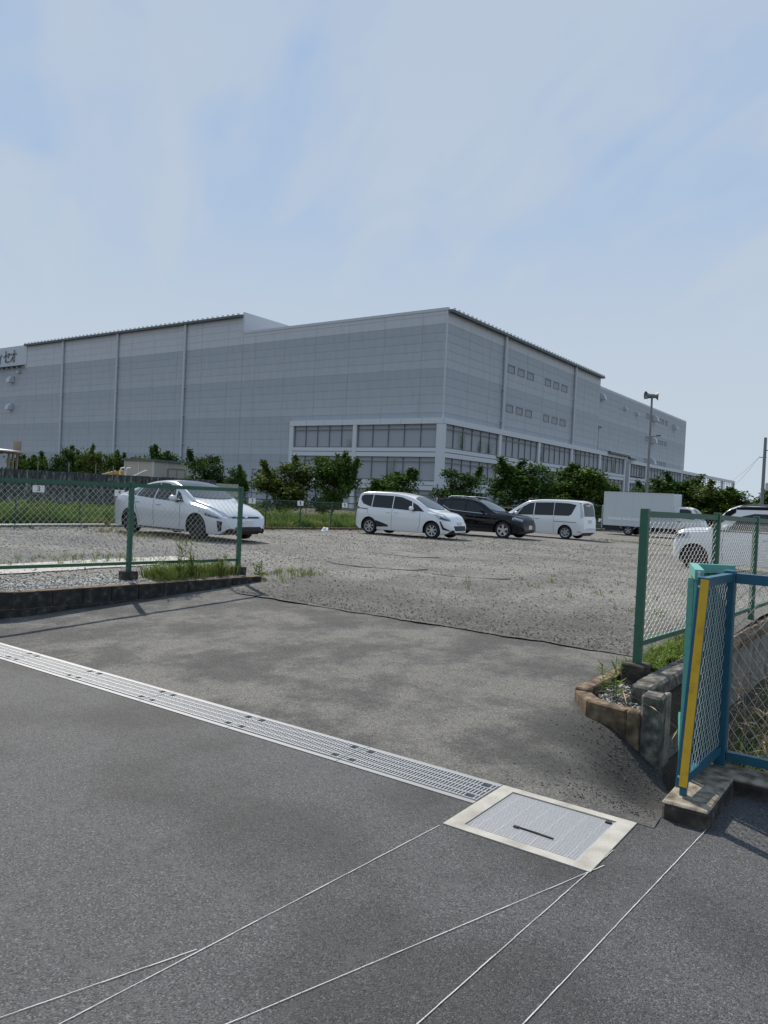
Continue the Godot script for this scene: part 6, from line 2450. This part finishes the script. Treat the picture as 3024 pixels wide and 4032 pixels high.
# ---- things beyond the car park ----
func make_yard() -> void:
	# grey sheet wall along x = -30
	var t := thing("sheet_wall", "long wall of stained grey vertical sheets behind the grass bank", "wall")
	var z := -6.0
	var k := 0
	var shapes := []
	for i in 3:
		var m := MB.new()
		m.prism(PackedVector2Array([Vector2(-0.19, 0.0), Vector2(-0.13, 0.07), Vector2(0.13, 0.07), Vector2(0.19, 0.0), Vector2(0.19, -0.04), Vector2(-0.19, -0.04)]), Vector3.ZERO, Vector3(0, 0, 1), Vector3(1, 0, 0), 2.3)
		shapes.append(m.mesh())
	while z > -27.2:
		var o := part("sheet", shapes[k % 3], M.pile[(k * 7 + k / 3) % 3], t, Vector3(-30.0 + rng.randf_range(-0.015, 0.015), -0.24 + rng.randf_range(-0.012, 0.012), z))
		z -= 0.385
		k += 1
	for i in 4:
		var m := MB.new()
		m.box(Vector3.ZERO, Vector3(0.10, 1.9, 0.38))
		part("pale_sheet", m, M.concrete, t, Vector3(-29.98, 0.95, z - 0.39 * i + 0.05))
	var posts := [-9.5, -14.0, -15.6, -17.6, -19.0, -20.3, -21.2, -24.2]
	for i in posts.size():
		var m := MB.new()
		m.tube(Vector3.ZERO, Vector3(0, 1.5, 0), 0.025, 0.025, 6)
		single("site_post", m, M.lamp_grey, "thin grey post behind the sheet wall, number %s from the road" % ["one", "two", "three", "four", "five", "six", "seven", "eight"][i], "post", Vector3(-31.5, 1.0, posts[i] * 1.05), "thin posts behind the sheet wall")
	# cabin
	var c := thing("site_cabin", "beige flat-roofed site cabin with a shuttered window behind the sheet wall", "cabin", Vector3(-40.0, 0.6, -31.2))
	c.rotation.y = deg_to_rad(14.0)
	var b := MB.new()
	b.span(Vector3(-2.3, 0, -5.5), Vector3(0, 2.55, 0))
	part("walls", b, M.cabin, c)
	var rf := MB.new()
	rf.span(Vector3(-2.42, 2.55, -5.62), Vector3(0.12, 2.68, 0.12))
	part("roof", rf, M.gutter, c)
	for zz in [0.0, -1.3, -2.7, -3.5, -4.5, -5.5]:
		var m := MB.new()
		m.span(Vector3(0.0, 0, zz - 0.04), Vector3(0.03, 2.55, zz + 0.04))
		part("batten", m, M.cabin2, c)
	for xx in [-2.25, -1.15, -0.05]:
		var m := MB.new()
		m.span(Vector3(xx - 0.04, 0, 0.0), Vector3(xx + 0.04, 2.55, 0.03))
		part("batten", m, M.cabin2, c)
	var w := MB.new()
	w.span(Vector3(0.0, 0.95, -3.2), Vector3(0.05, 2.15, -1.45))
	var win := part("shutter", w, M.cabin, c)
	var wf := MB.new()
	for q in [[0.92, 0.98], [2.12, 2.18], [1.5, 1.54]]:
		wf.span(Vector3(0.05, q[0], -3.25), Vector3(0.07, q[1], -1.40))
	for q in [[-3.25, -3.19], [-2.35, -2.31], [-1.46, -1.40]]:
		wf.span(Vector3(0.048, 0.98, q[0]), Vector3(0.066, 2.12, q[1]))
	part("shutter_frame", wf, M.twood, win)
	var d := MB.new()
	d.span(Vector3(0.0, 0.1, -5.2), Vector3(0.05, 2.2, -4.5))
	part("door", d, M.cabin2, c)
	# excavator arm
	var e := thing("excavator", "yellow excavator arm showing above the sheet wall", "excavator", Vector3(-40.6, 0.34, -28.0))
	var bm := MB.new()
	bm.prism(PackedVector2Array([Vector2(-0.75, 0.9), Vector2(-0.55, 1.45), Vector2(0.1, 1.85), Vector2(0.95, 2.12), Vector2(1.02, 2.0), Vector2(0.3, 1.6), Vector2(-0.25, 1.3), Vector2(-0.5, 0.85)]), Vector3(0.1, 0, -0.15), Vector3(0.82, 0, -0.57), Vector3.UP, 0.28)
	part("boom", bm, M.digger, e)
	var st := MB.new()
	st.prism(PackedVector2Array([Vector2(0.88, 2.14), Vector2(1.08, 2.1), Vector2(1.04, 1.5), Vector2(0.97, 0.9), Vector2(0.90, 0.9), Vector2(0.90, 1.6)]), Vector3(0.1, 0, -0.12), Vector3(0.82, 0, -0.57), Vector3.UP, 0.22)
	part("stick", st, M.digger, e)
	var cy := MB.new()
	cy.tube(Vector3(-0.2, 1.78, 0.05), Vector3(0.6, 2.06, -0.45), 0.035, 0.035, 8)
	part("ram", cy, M.zinc, e)
	var bo := MB.new()
	bo.cbox(Vector3(-1.0, 0.45, 0.6), Vector3(1.4, 0.7, 1.3), 0.08)
	part("body", bo, M.digger, e)
	var tk := MB.new()
	for s2 in [-1, 1]:
		tk.cbox(Vector3(-1.0, 0.0, 0.6 + 0.6 * s2), Vector3(2.0, 0.4, 0.35), 0.15)
	part("tracks", tk, M.trimb, e)
	# white pipe hoops
	for i in 2:
		var m := MB.new()
		var x := -38.65 + i * 0.28
		var zz := -27.84 - i * 0.2
		m.path([Vector3(x - 0.15, 0.8, zz), Vector3(x - 0.12, 2.3, zz), Vector3(x, 2.55, zz), Vector3(x + 0.18, 2.6, zz - 0.1)], 0.045, 8)
		single("pipe_hoop", m, M.white, ["white bent pipe nearer the excavator arm", "white bent pipe nearer the beige cabin"][i], "pipe", Vector3.ZERO, "white bent pipes")
	var pl := MB.new()
	pl.path([Vector3(-38.6, 1.9, -28.2), Vector3(-37.7, 2.5, -28.9)], 0.06, 6)
	single("leaning_pipe", pl, M.white, "white pipe leaning against the end of the beige cabin", "pipe")
	# timber shelter at the edge of the picture
	var s := thing("timber_shelter", "open timber lean-to with a sheet roof at the wall's near end", "shelter", Vector3(-41.0, 0.6, -22.5))
	var rs := MB.new()
	rs.box(Vector3(-2.2, 2.72, 1.3), Vector3(6.2, 0.06, 2.6), Basis(Vector3.BACK, -0.06))
	part("roof_sheet", rs, M.trim, s)
	for i in 3:
		var m := MB.new()
		rect_bar(m, Vector3(-5.0, 2.72, 0.2 + i * 1.1), Vector3(0.55, 2.42, -0.3 + i * 1.1), 0.1, 0.14)
		part("rafter", m, M.twood, s)
	for i in 3:
		var m := MB.new()
		rect_bar(m, Vector3(0.25 + 0.12 * i, 2.5, -0.2 + 0.3 * i), Vector3(0.05 + 0.32 * i, -0.2, -0.2 + 0.4 * i), 0.10, 0.10)
		part("leg", m, M.twood, s)
	var fl := MB.new()
	fl.box(Vector3(0.2, 2.85, -0.2), Vector3(0.42, 0.5, 0.06), Basis(Vector3.UP, 0.6))
	part("end_board", fl, M.twood, s)
	for i in 2:
		var m := MB.new()
		rect_bar(m, Vector3(-4.0 - i * 1.4, 2.6, 0.6), Vector3(-4.0 - i * 1.4, -0.2, 0.6), 0.1, 0.1)
		part("leg", m, M.twood, s)
	# floodlight pole with horn loudspeakers
	var p := thing("loudspeaker_pole", "tall grey pole with two horn loudspeakers behind the truck", "pole", Vector3(-16.42, -0.3, -55.95))
	var pm := MB.new()
	pm.tube(Vector3.ZERO, Vector3(0, 10.0, 0), 0.11, 0.07, 10)
	part("mast", pm, M.lamp_grey, p)
	for i in 2:
		var h := MB.new()
		var dir := Vector3(-0.75, -0.08, 0.65) if i == 0 else Vector3(0.9, -0.05, -0.25)
		h.lathe(Vector3.ZERO, dir, [Vector2(-0.34, 0.0), Vector2(-0.34, 0.12), Vector2(-0.06, 0.14), Vector2(0.05, 0.2), Vector2(0.18, 0.33), Vector2(0.19, 0.33), Vector2(0.05, 0.16), Vector2(-0.02, 0.0)], 16)
		part("horn_speaker", h, M.lamp_grey, p, Vector3(-0.22 if i == 0 else 0.24, 9.98, 0.18 if i == 0 else -0.05))
	var br := MB.new()
	br.box(Vector3(0, 9.85, 0), Vector3(0.6, 0.07, 0.07))
	part("bracket", br, M.lamp_grey, p)
	var arm := MB.new()
	arm.tube(Vector3(-0.2, 7.03, 0), Vector3(0.6, 7.12, -0.2), 0.025, 0.025, 6)
	arm.box(Vector3(0.55, 7.15, -0.2), Vector3(0.3, 0.10, 0.12))
	part("side_arm", arm, M.gutter, p)
	# utility pole at the edge, with wires
	var u := thing("utility_pole", "concrete utility pole rising behind the boxy van", "pole", Vector3(-10.48, -0.3, -66.1))
	var um := MB.new()
	um.tube(Vector3.ZERO, Vector3(0, 7.85, 0), 0.15, 0.11, 12)
	part("mast", um, M.lamp_grey, u)
	var ub := MB.new()
	ub.box(Vector3(0.35, 6.85, 0), Vector3(0.8, 0.06, 0.06))
	ub.box(Vector3(-0.1, 6.3, 0), Vector3(0.5, 0.05, 0.05))
	part("cross_arm", ub, M.gutter, u)
	var lb := MB.new()
	lb.prism(PackedVector2Array([Vector2(-0.3, 0.35), Vector2(0.3, 0.35), Vector2(0.2, -0.35), Vector2(-0.2, -0.35)]), Vector3(0.75, 6.75, 0), Vector3.RIGHT, Vector3.UP, 0.4)
	part("floodlight", lb, M.green2, u)
	var w1 := MB.new()
	var a0 := Vector3(-10.8, 6.1, -66.1)
	for q in [[Vector3(-41.0, 9.5, -172.0), 4.2, 20], [Vector3(-30.0, 5.6, -140.0), 0.8, 12]]:
		var prev := a0
		for i in range(1, q[2] + 1):
			var f: float = float(i) / q[2]
			var pt := a0.lerp(q[0], f) + Vector3(0, -q[1] * 4.0 * f * (1.0 - f), 0)
			w1.tube(prev, pt, 0.010, 0.010, 4, false)
			prev = pt
	part("cables", w1, M.lamp_grey, u, -u.position)
	var sb := MB.new()
	sb.cbox(Vector3.ZERO, Vector3(0.75, 0.62, 0.25), 0.03)
	single("meter_box", sb, M.cabin2, "small pale box on the far side of the utility pole", "box", Vector3(-9.95, 3.72, -66.3))
	# thin green pole in front of the trees
	var gp := MB.new()
	gp.tube(Vector3.ZERO, Vector3(0, 4.35, 0), 0.05, 0.045, 8)
	single("green_pole", gp, M.green2, "thin dark green pole standing before the large bushy trees", "pole", Vector3(-23.5, -0.15, -53.15))
	# timber rail behind the minivan
	var tr := thing("timber_rail", "low timber rail fence between SUV and tall minivan", "rail", Vector3(-22.1, 0.0, -45.6))
	for i in 2:
		var m := MB.new()
		m.box(Vector3(0.0, 1.25 - 0.5 * i, 0), Vector3(1.6, 0.08, 0.05), Basis(Vector3.UP, 0.6))
		part("rail", m, M.twood, tr)
	for i in 2:
		var m := MB.new()
		m.box(Vector3((-0.6 + 1.2 * i) * 0.82, 0.65, (0.6 - 1.2 * i) * 0.56), Vector3(0.07, 1.45, 0.07))
		part("post", m, M.twood, tr)
	# scrap of paper by the wheel stop
	var pp := MB.new()
	pp.tri(Vector3(-0.18, 0.02, 0.05), Vector3(0.02, 0.16, 0.0), Vector3(-0.05, 0.12, -0.15))
	pp.quad(Vector3(-0.15, 0.01, 0.08), Vector3(0.16, 0.02, 0.06), Vector3(0.12, 0.14, -0.05), Vector3(-0.12, 0.17, -0.06))
	pp.tri(Vector3(0.0, 0.0, 0.12), Vector3(0.2, 0.01, -0.02), Vector3(0.05, 0.12, 0.0))
	single("paper_scrap", pp, M.white, "crumpled white paper lying before the back fence near board 8", "litter", Vector3(-18.9, lot_y(-18.9, -22.9), -22.9))


func _ready() -> void:
	rng.seed = 4711
	set_camera_and_light()
	make_materials()
	make_ground()
	make_building()
	make_drain()
	make_chalk()
	make_curb()
	make_fences()
	make_ditch_side()
	make_hybrid_hatch()
	make_small_minivan()
	make_suv()
	make_minivan()
	make_boxy_van()
	make_truck()
	make_yard()
	make_trees()
	make_grass()
	make_stones()
	make_vines()
